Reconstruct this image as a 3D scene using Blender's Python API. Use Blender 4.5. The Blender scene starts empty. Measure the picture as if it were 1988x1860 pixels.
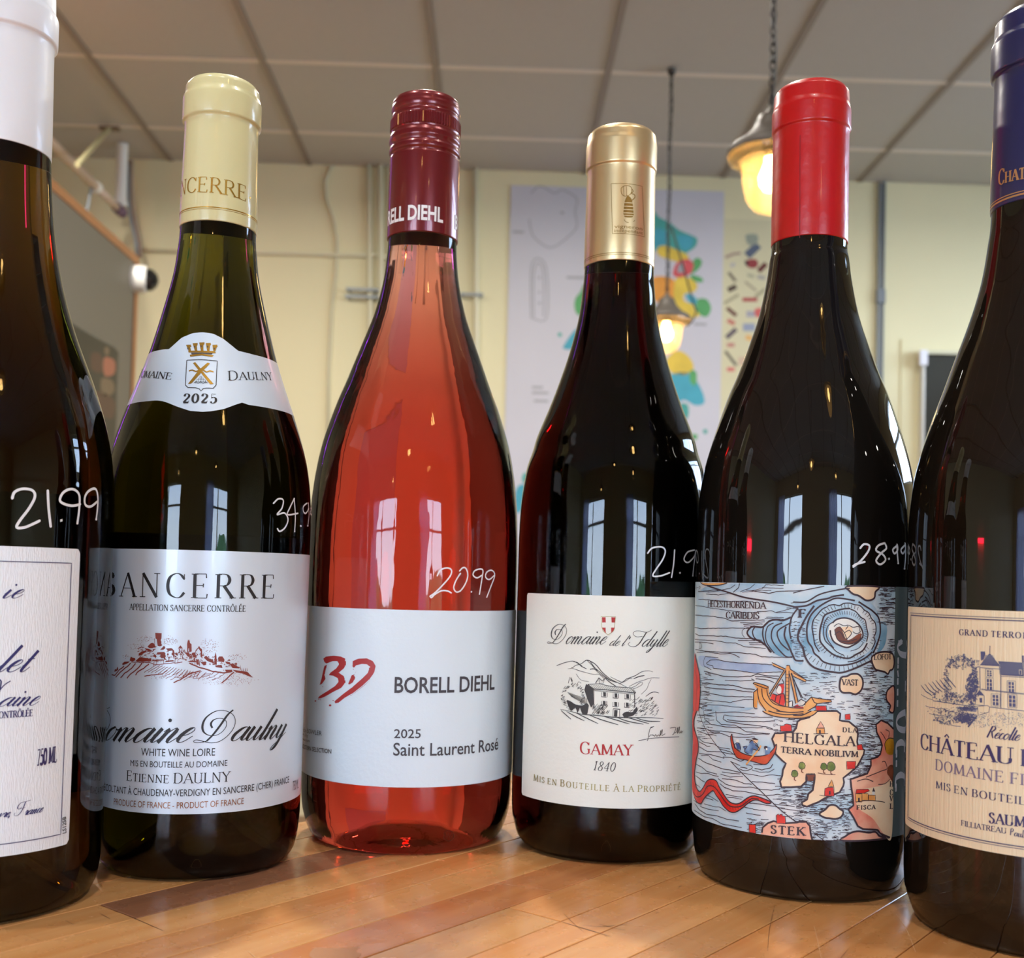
import bpy, bmesh, math, random
from mathutils import Vector, Matrix
random.seed(7)
sc = bpy.context.scene
PI = math.pi

# ------------------------------------------------------------------ camera
F_PX, PP = 2111.65, (994.0, 1054.42)
PITCH, ROLL, HC = 0.033134, 0.025371, 0.09678
YAW = 0.01424                       # the room's axis against the lens axis
CEIL = HC + 1.8042                  # ceiling height above the counter top
WALL_Y, FLOOR_Z = 4.758, -0.95
_cp, _sp, _cr, _sr = math.cos(PITCH), math.sin(PITCH), math.cos(ROLL), math.sin(ROLL)
R_, U_, F_ = Vector((1, 0, 0)), Vector((0, -_sp, _cp)), Vector((0, _cp, _sp))
cam_r, cam_u = R_ * _cr + U_ * _sr, U_ * _cr - R_ * _sr
cd = bpy.data.cameras.new('camera')
cam = bpy.data.objects.new('camera', cd)
sc.collection.objects.link(cam)
m3 = Matrix((cam_r, cam_u, -F_)).transposed()
cam.matrix_world = Matrix.Translation((0, 0, HC)) @ m3.to_4x4()
cd.sensor_fit = 'HORIZONTAL'; cd.sensor_width = 36.0
cd.lens = F_PX / 1988 * 36
cd.shift_y = (PP[1] - 930) / 1988
cd.clip_start = 0.01; cd.clip_end = 200
cd.dof.use_dof = True
cd.dof.focus_distance = 0.345
cd.dof.aperture_fstop = cd.lens / 1000 / 0.0018
sc.camera = cam

# ------------------------------------------------------------------ exposure
sc.view_settings.view_transform = 'Standard'
sc.view_settings.look = 'None'
sc.view_settings.gamma = 1.0
sc.view_settings.use_curve_mapping = False
sc.view_settings.exposure = 0.45
cy = sc.cycles
cy.use_denoising = True
cy.max_bounces = 14; cy.transmission_bounces = 14; cy.glossy_bounces = 6; cy.diffuse_bounces = 4
cy.transparent_max_bounces = 12
cy.sample_clamp_indirect = 6.0
cy.caustics_reflective = False; cy.caustics_refractive = True
cy.blur_glossy = 0.5

# ------------------------------------------------------------------ sky
SKY = 12.5
w = bpy.data.worlds.new('sky'); sc.world = w; w.use_nodes = True
nt = w.node_tree; nt.nodes.clear()
tc = nt.nodes.new('ShaderNodeTexCoord'); sx = nt.nodes.new('ShaderNodeSeparateXYZ')
rp = nt.nodes.new('ShaderNodeValToRGB'); bg = nt.nodes.new('ShaderNodeBackground'); ow = nt.nodes.new('ShaderNodeOutputWorld')
nt.links.new(tc.outputs['Generated'], sx.inputs[0]); nt.links.new(sx.outputs[2], rp.inputs[0])
nt.links.new(rp.outputs[0], bg.inputs[0]); nt.links.new(bg.outputs[0], ow.inputs[0])
e = rp.color_ramp.elements
e[0].position = 0.0; e[0].color = (.68, .83, 1.0, 1); e[1].position = 0.6; e[1].color = (.38, .6, 1, 1)
bg.inputs[1].default_value = SKY

def rm(x, y, z=0.0):                # room coordinates (along its own walls) -> world
    c, s = math.cos(YAW), math.sin(YAW)
    return Vector((x * c - y * s, x * s + y * c, z))
ROOM_M = Matrix.Rotation(YAW, 4, 'Z')

XL, XR, YB = -3.6, 3.4, -3.2        # the room's other walls
# windows: (wall, a0, a1, z0, z1); the right-wall one is added to brighten the far wall
WINS = [('back', -3.15, -1.05, -0.55, 1.08), ('back', 0.62, 2.45, -0.55, 1.08), ('right', 1.6, 4.2, 0.85, 1.72)]
def portal(name, wall, a0, a1, z0, z1):
    ld = bpy.data.lights.new(name, 'AREA'); ld.shape = 'RECTANGLE'
    ld.size = a1 - a0; ld.size_y = z1 - z0
    ld.cycles.is_portal = True
    o = bpy.data.objects.new(name, ld); sc.collection.objects.link(o)
    if wall == 'back':
        o.matrix_world = ROOM_M @ Matrix.Translation(((a0 + a1) / 2, YB - .02, (z0 + z1) / 2)) @ Matrix.Rotation(PI / 2, 4, 'X')
    else:
        o.matrix_world = ROOM_M @ Matrix.Translation((XR + .02, (a0 + a1) / 2, (z0 + z1) / 2)) @ Matrix.Rotation(PI / 2, 4, 'Z') @ Matrix.Rotation(PI / 2, 4, 'X')
for n, W_ in enumerate(WINS): portal('window_daylight', *W_)

# ------------------------------------------------------------------ helpers
def srgb(r, g, b):
    f = lambda c: (c / 255) / 12.92 if c <= 10 else (((c / 255) + .055) / 1.055) ** 2.4
    return (f(r), f(g), f(b), 1)
def N(t, k, **kw):
    n = t.nodes.new(k)
    for a, v in kw.items(): setattr(n, a, v)
    return n
def mat(name, col, rough=.5, metal=0., spec=.5, bump=0., bscale=200., var=0., vscale=20., stretch=None, coat=0., emis=None, es=0.):
    """plain principled material with optional fine grain (colour) and relief"""
    m = bpy.data.materials.new(name); m.use_nodes = True; t = m.node_tree
    b = t.nodes['Principled BSDF']
    b.inputs['Base Color'].default_value = col; b.inputs['Roughness'].default_value = rough
    b.inputs['Metallic'].default_value = metal; b.inputs['Specular IOR Level'].default_value = spec
    b.inputs['Coat Weight'].default_value = coat
    if emis: b.inputs['Emission Color'].default_value = emis; b.inputs['Emission Strength'].default_value = es
    tcn = N(t, 'ShaderNodeTexCoord'); mp = N(t, 'ShaderNodeMapping'); t.links.new(tcn.outputs['Object'], mp.inputs[0])
    if stretch: mp.inputs['Scale'].default_value = stretch
    if var:
        nz = N(t, 'ShaderNodeTexNoise'); nz.inputs['Scale'].default_value = vscale; nz.inputs['Detail'].default_value = 6
        t.links.new(mp.outputs[0], nz.inputs[0])
        mx = N(t, 'ShaderNodeMixRGB'); mx.inputs[1].default_value = tuple(c * (1 - var) for c in col[:3]) + (1,)
        mx.inputs[2].default_value = tuple(min(1, c * (1 + var)) for c in col[:3]) + (1,)
        t.links.new(nz.outputs[0], mx.inputs[0]); t.links.new(mx.outputs[0], b.inputs['Base Color'])
    if bump:
        nz = N(t, 'ShaderNodeTexNoise'); nz.inputs['Scale'].default_value = bscale; nz.inputs['Detail'].default_value = 3
        t.links.new(mp.outputs[0], nz.inputs[0])
        bp = N(t, 'ShaderNodeBump'); bp.inputs['Strength'].default_value = bump; bp.inputs['Distance'].default_value = .001
        t.links.new(nz.outputs[0], bp.inputs['Height']); t.links.new(bp.outputs[0], b.inputs['Normal'])
    return m
def glassy(name, absorb, tint=(1, 1, 1, 1), ior=1.36, rip=.02):
    """wine in a thin bottle: glass reflection outside, wine's refraction and absorption (per metre) inside"""
    m = bpy.data.materials.new(name); m.use_nodes = True; t = m.node_tree; t.nodes.clear()
    o = N(t, 'ShaderNodeOutputMaterial'); fr = N(t, 'ShaderNodeFresnel'); fr.inputs[0].default_value = 1.52
    rf = N(t, 'ShaderNodeBsdfRefraction'); rf.inputs['Color'].default_value = tint; rf.inputs['IOR'].default_value = ior; rf.inputs['Roughness'].default_value = 0
    gl = N(t, 'ShaderNodeBsdfGlossy'); gl.inputs['Roughness'].default_value = .015
    mx = N(t, 'ShaderNodeMixShader')
    t.links.new(fr.outputs[0], mx.inputs[0]); t.links.new(rf.outputs[0], mx.inputs[1]); t.links.new(gl.outputs[0], mx.inputs[2])
    t.links.new(mx.outputs[0], o.inputs[0])
    tcn = N(t, 'ShaderNodeTexCoord'); mp = N(t, 'ShaderNodeMapping'); mp.inputs['Scale'].default_value = (1, 1, .12)
    nz = N(t, 'ShaderNodeTexNoise'); nz.inputs['Scale'].default_value = 260; nz.inputs['Detail'].default_value = 2
    bp = N(t, 'ShaderNodeBump'); bp.inputs['Strength'].default_value = rip; bp.inputs['Distance'].default_value = .001
    t.links.new(tcn.outputs['Object'], mp.inputs[0]); t.links.new(mp.outputs[0], nz.inputs[0]); t.links.new(nz.outputs[0], bp.inputs['Height'])
    for q in (gl, rf): t.links.new(bp.outputs[0], q.inputs['Normal'])
    mxa = max(absorb); va = N(t, 'ShaderNodeVolumeAbsorption')
    va.inputs['Color'].default_value = tuple(1 - a / mxa for a in absorb) + (1,); va.inputs['Density'].default_value = mxa
    t.links.new(va.outputs[0], o.inputs['Volume'])
    return m
def darkglass(name, col, rip=.02):
    m = mat(name, col, .02, 0, .5)
    t = m.node_tree; b = t.nodes['Principled BSDF']
    tcn = N(t, 'ShaderNodeTexCoord'); mp = N(t, 'ShaderNodeMapping'); mp.inputs['Scale'].default_value = (1, 1, .12)
    nz = N(t, 'ShaderNodeTexNoise'); nz.inputs['Scale'].default_value = 260; nz.inputs['Detail'].default_value = 2
    bp = N(t, 'ShaderNodeBump'); bp.inputs['Strength'].default_value = rip; bp.inputs['Distance'].default_value = .001
    t.links.new(tcn.outputs['Object'], mp.inputs[0]); t.links.new(mp.outputs[0], nz.inputs[0]); t.links.new(nz.outputs[0], bp.inputs['Height'])
    t.links.new(bp.outputs[0], b.inputs['Normal'])
    b.inputs['IOR'].default_value = 1.52
    return m

def obj(name, verts, faces, mats, parent=None, smooth=False, fm=None):
    me = bpy.data.meshes.new(name); me.from_pydata(verts, [], faces)
    for q in (mats if isinstance(mats, (list, tuple)) else [mats]): me.materials.append(q)
    if fm: me.polygons.foreach_set('material_index', fm)
    if smooth: me.polygons.foreach_set('use_smooth', [True] * len(me.polygons))
    me.update()
    o = bpy.data.objects.new(name, me); sc.collection.objects.link(o)
    if parent is not None:
        o.parent = parent
        o.matrix_parent_inverse = world_of(parent).inverted()
    return o
def world_of(o):
    m = o.matrix_basis.copy()
    if o.parent is not None: m = world_of(o.parent) @ o.matrix_parent_inverse @ m
    return m
def tag(o, label=None, cat=None, group=None, kind=None):
    if label: o['label'] = label
    if cat: o['category'] = cat
    if group: o['group'] = group
    if kind: o['kind'] = kind
    return o
def empty(name, loc, label, cat, group=None):
    o = bpy.data.objects.new(name, None); sc.collection.objects.link(o); o.location = loc
    o.empty_display_size = .05
    return tag(o, label, cat, group)
class MB:
    def __init__(s): s.v = []; s.f = []; s.m = []
    def add(s, v, f, mi=0):
        n = len(s.v); s.v += [tuple(q) for q in v]; s.f += [tuple(i + n for i in g) for g in f]; s.m += [mi] * len(f)
    def box(s, x0, x1, y0, y1, z0, z1, mi=0, M=None):
        v = [Vector((x, y, z)) for z in (z0, z1) for y in (y0, y1) for x in (x0, x1)]
        if M is not None: v = [M @ q for q in v]
        s.add(v, [(0, 2, 3, 1), (4, 5, 7, 6), (0, 1, 5, 4), (2, 6, 7, 3), (0, 4, 6, 2), (1, 3, 7, 5)], mi)
    def tube(s, pts, r, n=10, mi=0, closed=False, caps=True):
        pts = [Vector(p) for p in pts]; rings = []
        for i, p in enumerate(pts):
            a = pts[(i - 1) % len(pts)] if (i or closed) else p
            b = pts[(i + 1) % len(pts)] if (i < len(pts) - 1 or closed) else p
            d = (b - a).normalized()
            u = d.orthogonal().normalized() if i == 0 else (u0 - d * u0.dot(d)).normalized()
            u0 = u; w_ = d.cross(u)
            rr = r[i] if isinstance(r, (list, tuple)) else r
            rings.append([p + (u * math.cos(2 * PI * k / n) + w_ * math.sin(2 * PI * k / n)) * rr for k in range(n)])
        v = [q for g in rings for q in g]; f = []
        L = len(rings)
        for i in range(L if closed else L - 1):
            j = (i + 1) % L
            for k in range(n): f.append((i * n + k, i * n + (k + 1) % n, j * n + (k + 1) % n, j * n + k))
        if caps and not closed: f += [tuple(range(n))[::-1], tuple(range((L - 1) * n, L * n))]
        s.add(v, f, mi)
    def lathe(s, prof, c=(0, 0, 0), n=64, mi=0, ripple=None):
        """prof: (z, r) from bottom to top; r==0 ends close on the axis"""
        cx, cy_, cz = c; rows = []; v = []; f = []
        for i, (z, r) in enumerate(prof):
            if r <= 1e-7: rows.append([len(v)]); v.append((cx, cy_, cz + z))
            else:
                rows.append(list(range(len(v), len(v) + n)))
                for k in range(n):
                    a = 2 * PI * k / n; q = r * (1 + (ripple(i, k) if ripple else 0))
                    v.append((cx + q * math.cos(a), cy_ + q * math.sin(a), cz + z))
        for a, b in zip(rows, rows[1:]):
            for k in range(n):
                k2 = (k + 1) % n
                if len(a) == 1 and len(b) == 1: continue
                if len(a) == 1: f.append((a[0], b[k2], b[k]))
                elif len(b) == 1: f.append((a[k], a[k2], b[0]))
                else: f.append((a[k], a[k2], b[k2], b[k]))
        s.add(v, f, mi)
    def build(s, name, mats, parent=None, smooth=False): return obj(name, s.v, s.f, mats, parent, smooth, s.m)

def px_ray(x, y):
    X, Y = x - PP[0], y - PP[1]
    a, b = X * _cr + Y * _sr, -X * _sr + Y * _cr
    return R_ * (a / F_PX) + U_ * (-b / F_PX) + F_
CAM = Vector((0, 0, HC))
def on_room_y(px, py, y):           # pixel -> point on the room plane at depth y
    d = px_ray(px, py); n = rm(0, 1); return CAM + d * (y / d.dot(n))
def on_room_x(px, py, x):
    d = px_ray(px, py); n = rm(1, 0); return CAM + d * (x / d.dot(n))
def on_z(px, py, z):
    d = px_ray(px, py); return CAM + d * ((z - HC) / d.z)
def room_xy(p): i = ROOM_M.inverted() @ p; return i
def spline(pts, step, closed=False):
    """Catmull-Rom through the points, sampled at about `step`"""
    n = len(pts)
    if n < 3 and not closed: return dens(pts, step)
    out = []
    for i in range(n if closed else n - 1):
        g = lambda j: pts[j % n] if closed else pts[max(0, min(n - 1, j))]
        p0, p1, p2, p3 = g(i - 1), g(i), g(i + 1), g(i + 2)
        L = math.hypot(p2[0] - p1[0], p2[1] - p1[1]); k = max(1, min(14, int(L / step + .5)))
        for q in range(k):
            t = q / k; t2 = t * t; t3 = t2 * t
            out.append(tuple(.5 * (2 * p1[c] + (p2[c] - p0[c]) * t + (2 * p0[c] - 5 * p1[c] + 4 * p2[c] - p3[c]) * t2 + (3 * p1[c] - p0[c] - 3 * p2[c] + p3[c]) * t3) for c in (0, 1)))
    if not closed: out.append(tuple(pts[-1]))
    return out
def dens(pts, step, closed=False):
    out = []; P = list(pts) + ([pts[0]] if closed else [])
    for a, b in zip(P, P[1:]):
        k = max(1, int(math.hypot(b[0] - a[0], b[1] - a[1]) / step + .5))
        for q in range(k): out.append((a[0] + (b[0] - a[0]) * q / k, a[1] + (b[1] - a[1]) * q / k))
    if not closed: out.append(tuple(P[-1]))
    return out
def pts(s, t=(0, 0, 1)):            # "x,y x,y" read off a crop with origin and scale -> photo pixels
    return [(t[0] + float(a) / t[2], t[1] + float(b) / t[2]) for a, b in (q.split(',') for q in s.split())]

# surfaces that carry print: photo pixel -> (s, z) on the surface -> 3D
class Round:
    def __init__(self, X, D, prof, R0):
        self.X, self.D, self.prof, self.R0 = X, D, prof, R0
        self.az = math.atan2(-D, -X); self.k = math.hypot(X, D) / F_PX      # metres per photo pixel
    def r(self, z):
        P = self.prof
        if z <= P[0][0]: return P[0][1]
        for a, b in zip(P, P[1:]):
            if z <= b[0]:
                t = (z - a[0]) / (b[0] - a[0] + 1e-12); return a[1] + (b[1] - a[1]) * t
        return P[-1][1]
    def uv(self, x, y):
        d = px_ray(x, y); a = d.x ** 2 + d.y ** 2; b = -(self.X * d.x + self.D * d.y); r = self.R0; z = 0
        for i in range(8):
            c = self.X ** 2 + self.D ** 2 - r * r; disc = b * b - a * c
            t = (-b - math.sqrt(disc)) / a if disc > 0 else -b / a
            z = HC + t * d.z; r = .5 * r + .5 * self.r(z) if i < 6 else self.r(z)
        ang = math.atan2(t * d.y - self.D, t * d.x - self.X) - self.az
        ang = (ang + PI) % (2 * PI) - PI
        return ang * self.R0, z
    def pos(self, s, z, off):
        a = self.az + s / self.R0; r = self.r(z) + off
        return (self.X + r * math.cos(a), self.D + r * math.sin(a), z)
class Flat:
    def __init__(self, y): self.y = y; self.k = y / F_PX; self.R0 = 1
    def uv(self, x, y):
        p = room_xy(on_room_y(x, y, self.y)); return p.x, p.z
    def pos(self, s, z, off): return tuple(rm(s, self.y - off, z))
class FlatX:
    def __init__(self, x): self.x = x; self.k = 3.6 / F_PX; self.R0 = 1
    def uv(self, x, y):
        p = room_xy(on_room_x(x, y, self.x)); return p.y, p.z
    def pos(self, s, z, off): return tuple(rm(self.x + off, s, z))
class Top:
    k = .3 / F_PX; R0 = 1
    def uv(self, x, y): p = on_z(x, y, 0); return p.x, p.y
    def pos(self, s, z, off): return (s, z, off)

class Print:
    """collects ink on one surface and becomes one mesh"""
    def __init__(s, S, mats, off=.00016): s.S, s.mats, s.b, s.off = S, mats, MB(), off
    def mi(s, m):
        if m not in s.mats: s.mats.append(m)
        return s.mats.index(m)
    def ribbon(s, P, wd, m, lay=0, closed=False):
        """P in (s,z); wd: half widths"""
        n = len(P)
        if n < 2: return
        off = s.off + lay * .00003; v = []; f = []
        for i in range(n):
            a = P[(i - 1) % n] if (closed or i) else P[i]; b = P[(i + 1) % n] if (closed or i < n - 1) else P[i]
            dx, dz = b[0] - a[0], b[1] - a[1]; L = math.hypot(dx, dz) or 1e-9
            nx, nz = -dz / L, dx / L; w_ = wd[i] if isinstance(wd, list) else wd
            v += [s.S.pos(P[i][0] + nx * w_, P[i][1] + nz * w_, off), s.S.pos(P[i][0] - nx * w_, P[i][1] - nz * w_, off)]
        for i in range(n if closed else n - 1):
            j = (i + 1) % n; f.append((2 * i, 2 * i + 1, 2 * j + 1, 2 * j))
        s.b.add(v, f, s.mi(m))
    def line(s, P, w_, m, lay=0, curve=True, closed=False, taper=False, wob=0):
        """P in photo pixels, w_ = width in photo pixels"""
        k = s.S.k
        if wob: P = [(x + random.uniform(-wob, wob), y + random.uniform(-wob, wob)) for x, y in dens(P, 5)]
        Q = [s.S.uv(*p) for p in P]
        Q = spline(Q, 3 * k, closed) if curve else dens(Q, 6 * k, closed)
        h = w_ * k / 2
        if taper: n = len(Q); h = [h * (.25 + .75 * math.sin(PI * min(1, max(0, (i + .3) / n))) ** .6) for i in range(n)]
        s.ribbon(Q, h, m, lay, closed)
    def fill(s, P, m, lay=0, curve=False, px=True, ds=None, dz=.004):
        Q = [s.S.uv(*p) for p in P] if px else list(P)
        if curve: Q = spline(Q, 3 * s.S.k, True)
        xs = [q[0] for q in Q]; a, b = min(xs), max(xs)
        ds = ds or max(.25 * s.S.k, min(2.0 * s.S.k, (b - a) / 12)); n = max(1, int((b - a) / ds + .5)); ds = (b - a) / n
        off = s.off + lay * .00003; E = list(zip(Q, Q[1:] + Q[:1])); v = []; f = []
        def cr(x):
            return sorted(p[1] + (q[1] - p[1]) * (x - p[0]) / (q[0] - p[0]) for p, q in E if (p[0] <= x) != (q[0] <= x))
        for i in range(n):
            x0, x1 = a + i * ds, a + (i + 1) * ds; e_ = ds * 1e-3
            c0, c1 = cr(x0 + e_), cr(x1 - e_)
            if len(c0) != len(c1): c0 = c1 = cr((x0 + x1) / 2)
            for j in range(0, len(c0) - 1, 2):
                h = max(c0[j + 1] - c0[j], c1[j + 1] - c1[j]); kz = max(1, int(h / (dz or .004))) if s.S.R0 != 1 else 1
                for t in range(kz):
                    g = lambda c, u: c[j] + (c[j + 1] - c[j]) * u
                    b0 = len(v)
                    v += [s.S.pos(x0, g(c0, t / kz), off), s.S.pos(x1, g(c1, t / kz), off), s.S.pos(x1, g(c1, (t + 1) / kz), off), s.S.pos(x0, g(c0, (t + 1) / kz), off)]
                    f.append((b0, b0 + 1, b0 + 2, b0 + 3))
        s.b.add(v, f, s.mi(m))
    def dots(s, P0, P1, n, m, r=.7, lay=0, dens_=lambda u, v: True):
        k = s.S.k
        for _ in range(n):
            u, v = random.random(), random.random()
            if not dens_(u, v): continue
            x, y = P0[0] + (P1[0] - P0[0]) * u, P0[1] + (P1[1] - P0[1]) * v
            s.ribbon([s.S.uv(x - r, y), s.S.uv(x + r, y + random.uniform(-.6, .6))], r * .6 * k, m, lay)
    def build(s, name, parent): 
        if s.b.f: return s.b.build(name, s.mats, parent)
# ------------------------------------------------------------------ lettering
import unicodedata
_G = {}
for row in """A .74|l .02,0 .37,1|l .37,1 .72,0|l .15,.36 .59,.36
B .62|l .1,0 .1,1|c .1,1 .4,.98 .5,.76 .38,.55 .1,.53|c .1,.53 .42,.52 .56,.27 .42,.02 .1,0
C .7|c .66,.78 .52,.96 .36,1 .14,.85 .06,.5 .14,.15 .38,0 .54,.04 .67,.22|t .66,.74 .66,.98
D .76|l .1,0 .1,1|c .1,1 .45,.98 .66,.75 .69,.5 .66,.25 .45,.02 .1,0
E .6|l .1,0 .1,1|l .1,1 .5,1|l .1,.52 .4,.52|l .1,0 .54,0
F .55|l .1,0 .1,1|l .1,1 .5,1|l .1,.52 .4,.52
G .76|c .66,.78 .52,.96 .36,1 .14,.85 .06,.5 .14,.15 .38,0 .56,.03 .66,.1|t .66,.74 .66,.98|v .66,.08 .66,.42|t .54,.42 .76,.42
H .78|l .1,0 .1,1|l .68,0 .68,1|t .1,.52 .68,.52
I .24|l .12,0 .12,1
J .3|l .18,.1 .18,1|c .18,.15 .12,-.1 .0,-.18
K .7|l .1,0 .1,1|l .6,1 .12,.45|l .26,.58 .66,0
L .56|l .1,0 .1,1|l .1,0 .53,0
M .92|l .1,0 .12,1|l .12,1 .45,.08|l .45,.08 .78,1|l .78,1 .82,0
N .8|w .1,0 .1,1|l .1,1 .68,0|w .68,0 .68,1
O .8|o .4,1 .16,.87 .06,.5 .16,.13 .4,0 .64,.13 .74,.5 .64,.87
P .58|l .1,0 .1,1|c .1,1 .42,.98 .54,.74 .42,.5 .1,.47
Q .8|o .4,1 .16,.87 .06,.5 .16,.13 .4,0 .64,.13 .74,.5 .64,.87|c .4,.05 .6,-.12 .8,-.2
R .66|l .1,0 .1,1|c .1,1 .4,.98 .51,.76 .4,.54 .1,.52|l .3,.53 .64,0
S .5|c .43,.8 .36,.97 .24,1 .08,.88 .09,.68 .26,.54 .42,.4 .44,.18 .28,.01 .12,.04 .05,.22|t .43,.76 .43,.98|t .05,.26 .05,.02
T .64|l .32,0 .32,1|l .04,1 .6,1
U .74|l .1,.3 .1,1|c .1,.35 .13,.1 .36,0 .58,.1 .62,.35|w .62,.3 .62,1
V .7|l .02,1 .35,0|l .35,0 .68,1
W 1.02|l .02,1 .28,0|l .28,0 .52,1|l .52,1 .74,0|l .74,0 1,1
X .7|l .04,1 .66,0|l .62,1 .06,0
Y .68|l .02,1 .34,.5|l .64,1 .34,.5|l .34,.5 .34,0
Z .62|w .54,1 .06,0|l .08,1 .54,1|l .06,0 .58,0
0 .58|o .28,1 .1,.8 .05,.5 .1,.2 .28,0 .46,.2 .51,.5 .46,.8
1 .4|l .2,0 .2,1|t .2,1 .06,.86
2 .54|c .07,.72 .12,.94 .27,1 .45,.86 .44,.64 .25,.35 .05,.04|v .05,.05 .47,.05|t .5,.25 .47,.02
3 .52|c .07,.84 .25,1 .42,.86 .38,.62 .2,.54|c .2,.54 .44,.46 .46,.2 .28,0 .12,.03 .04,.18
4 .56|t .42,1 .02,.3|t .02,.3 .54,.3|l .4,0 .4,.98
5 .52|t .12,1 .46,.98|t .12,1 .1,.55|c .1,.56 .3,.64 .46,.5 .46,.2 .28,0 .12,.03 .05,.17
7 .52|t .05,.98 .5,.98|l .5,.98 .2,0
8 .54|o .27,1 .11,.88 .13,.66 .27,.54 .42,.4 .47,.22 .4,.04 .27,0 .1,.06 .06,.25 .13,.42 .27,.54 .4,.66 .43,.86
- .4|v .05,.4 .35,.4
. .2|v .08,.03 .12,.03
· .3|v .12,.5 .16,.5
' .2|v .12,1 .08,.75
( .3|c .26,1.05 .1,.75 .08,.4 .12,.1 .26,-.15
) .3|c .04,1.05 .2,.75 .22,.4 .18,.1 .04,-.15""".split('\n'):
    h_, *st = row.split('|'); ch, wd_ = h_.split(' ')
    _G[ch] = (float(wd_), [(q[0], pts(q[2:])) for q in st])
def serif_strokes(ch, T, thin, ser):
    """-> list of (points, half width function/list, closed) in cap units"""
    base = unicodedata.normalize('NFD', ch); acc = base[1:]; b = base[0]
    if b not in _G: return .35, []
    wd_, st = _G[b]; out = []
    ends = {}
    for k, P in st:
        if k in 'lw' and abs(P[0][1] - P[-1][1]) > abs(P[0][0] - P[-1][0]) * .6:
            for p in (P[0], P[-1]): ends[(round(p[0], 2), round(p[1], 2))] = ends.get((round(p[0], 2), round(p[1], 2)), 0) + 1
    for k, P in st:
        closed = k == 'o'
        Q = spline(P, .07, closed) if k in 'co' else (P if k != 'x' else P)
        n = len(Q); hw = []
        for i in range(n):
            a = Q[(i - 1) % n] if (closed or i) else Q[i]; c = Q[(i + 1) % n] if (closed or i < n - 1) else Q[i]
            dx, dy = c[0] - a[0], c[1] - a[1]; L = math.hypot(dx, dy) or 1
            if k == 't': hw.append(thin / 2); continue
            if k == 'w': hw.append((thin * 1.3) / 2); continue
            ang = math.atan2(dy, dx); q = abs(math.sin(ang)) ** 1.7
            if k == 'l' and abs(dx) > .1 and abs(dy) > .3: q = 1.0 if dx * dy < 0 else .25
            if k == 'v': q = .9
            hw.append((thin + (T - thin) * q) / 2)
        out.append((Q, hw, closed))
        if ser and k in 'lw':
            steep = abs(P[0][1] - P[-1][1]) > abs(P[0][0] - P[-1][0]) * .6
            for p in (P[0], P[-1]):
                if steep and (abs(p[1]) < .01 or abs(p[1] - 1) < .01) and ends[(round(p[0], 2), round(p[1], 2))] == 1:
                    y = thin / 2 if p[1] < .5 else 1 - thin / 2
                    out.append(([(p[0] - T * .5 - ser, y), (p[0] + T * .5 + ser, y)], [thin * .55] * 2, False))
                if not steep and p is P[-1] and b in 'EFLTZ':
                    d = .17 if p[1] < .1 else (-.17 if p[1] > .9 else .08)
                    out.append(([(p[0], p[1] - (0 if abs(d) > .1 else d)), (p[0] + .01, p[1] + d)], [thin * .5, thin * .7], False))
                if not steep and p is P[0] and b in 'TZ' and p[1] > .9: out.append(([(p[0], p[1]), (p[0], p[1] - .17)], [thin * .5, thin * .7], False))
    for a in acc:
        x = wd_ / 2
        if a == '\u0301': out.append(([(x - .04, 1.1), (x + .1, 1.28)], [thin, thin * 1.5], False))
        if a == '\u0300': out.append(([(x + .04, 1.1), (x - .1, 1.28)], [thin, thin * 1.5], False))
        if a == '\u0302': out.append(([(x - .14, 1.1), (x, 1.27), (x + .14, 1.1)], [thin] * 3, False))
    return wd_, out
def serif(pr, text, A, B, cap, m, bold=.13, thin=.045, ser=.07, small=None, italic=0., track=.06, lay=1, up=None):
    """text from photo pixel A to photo pixel B on the baseline; lower-case letters are small capitals"""
    S = pr.S; a, b = S.uv(*A), S.uv(*B); H = cap * S.k; small = small or .8
    x = 0; L = []
    for ch in text:
        if ch == ' ': x += .32; continue
        sc_ = small if ch.islower() else 1
        wd_, st = serif_strokes(ch.upper(), bold / sc_ ** .6, thin / sc_ ** .5, ser)
        L.append((x, sc_, st)); x += wd_ * sc_ + track
    x -= track; ln = math.hypot(b[0] - a[0], b[1] - a[1]); dx, dz = (b[0] - a[0]) / x, (b[1] - a[1]) / x
    if up == 'turn': ux, uz = -H, 0.
    else: ux, uz = 0., H
    hx = ln / x                                     # horizontal size of one cap unit
    for x0, sc_, st in L:
        for Q, hw, closed in st:
            q2 = [((x0 + (p[0] + italic * p[1]) * sc_), p[1] * sc_) for p in Q]
            P = [(a[0] + dx * u + ux * v, a[1] + dz * u + uz * v) for u, v in q2]
            n = len(P); ww = []
            for i in range(n):                      # stroke width follows the letter's own width and height
                c = Q[min(n - 1, i + 1)]; d = Q[max(0, i - 1)]; vx, vy = c[0] - d[0], c[1] - d[1]; l_ = math.hypot(vx, vy) or 1
                ww.append(hw[i] * sc_ * math.hypot(vy / l_ * hx, vx / l_ * H))
            pr.ribbon(P, ww, m, lay, closed)
_S = {}
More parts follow.
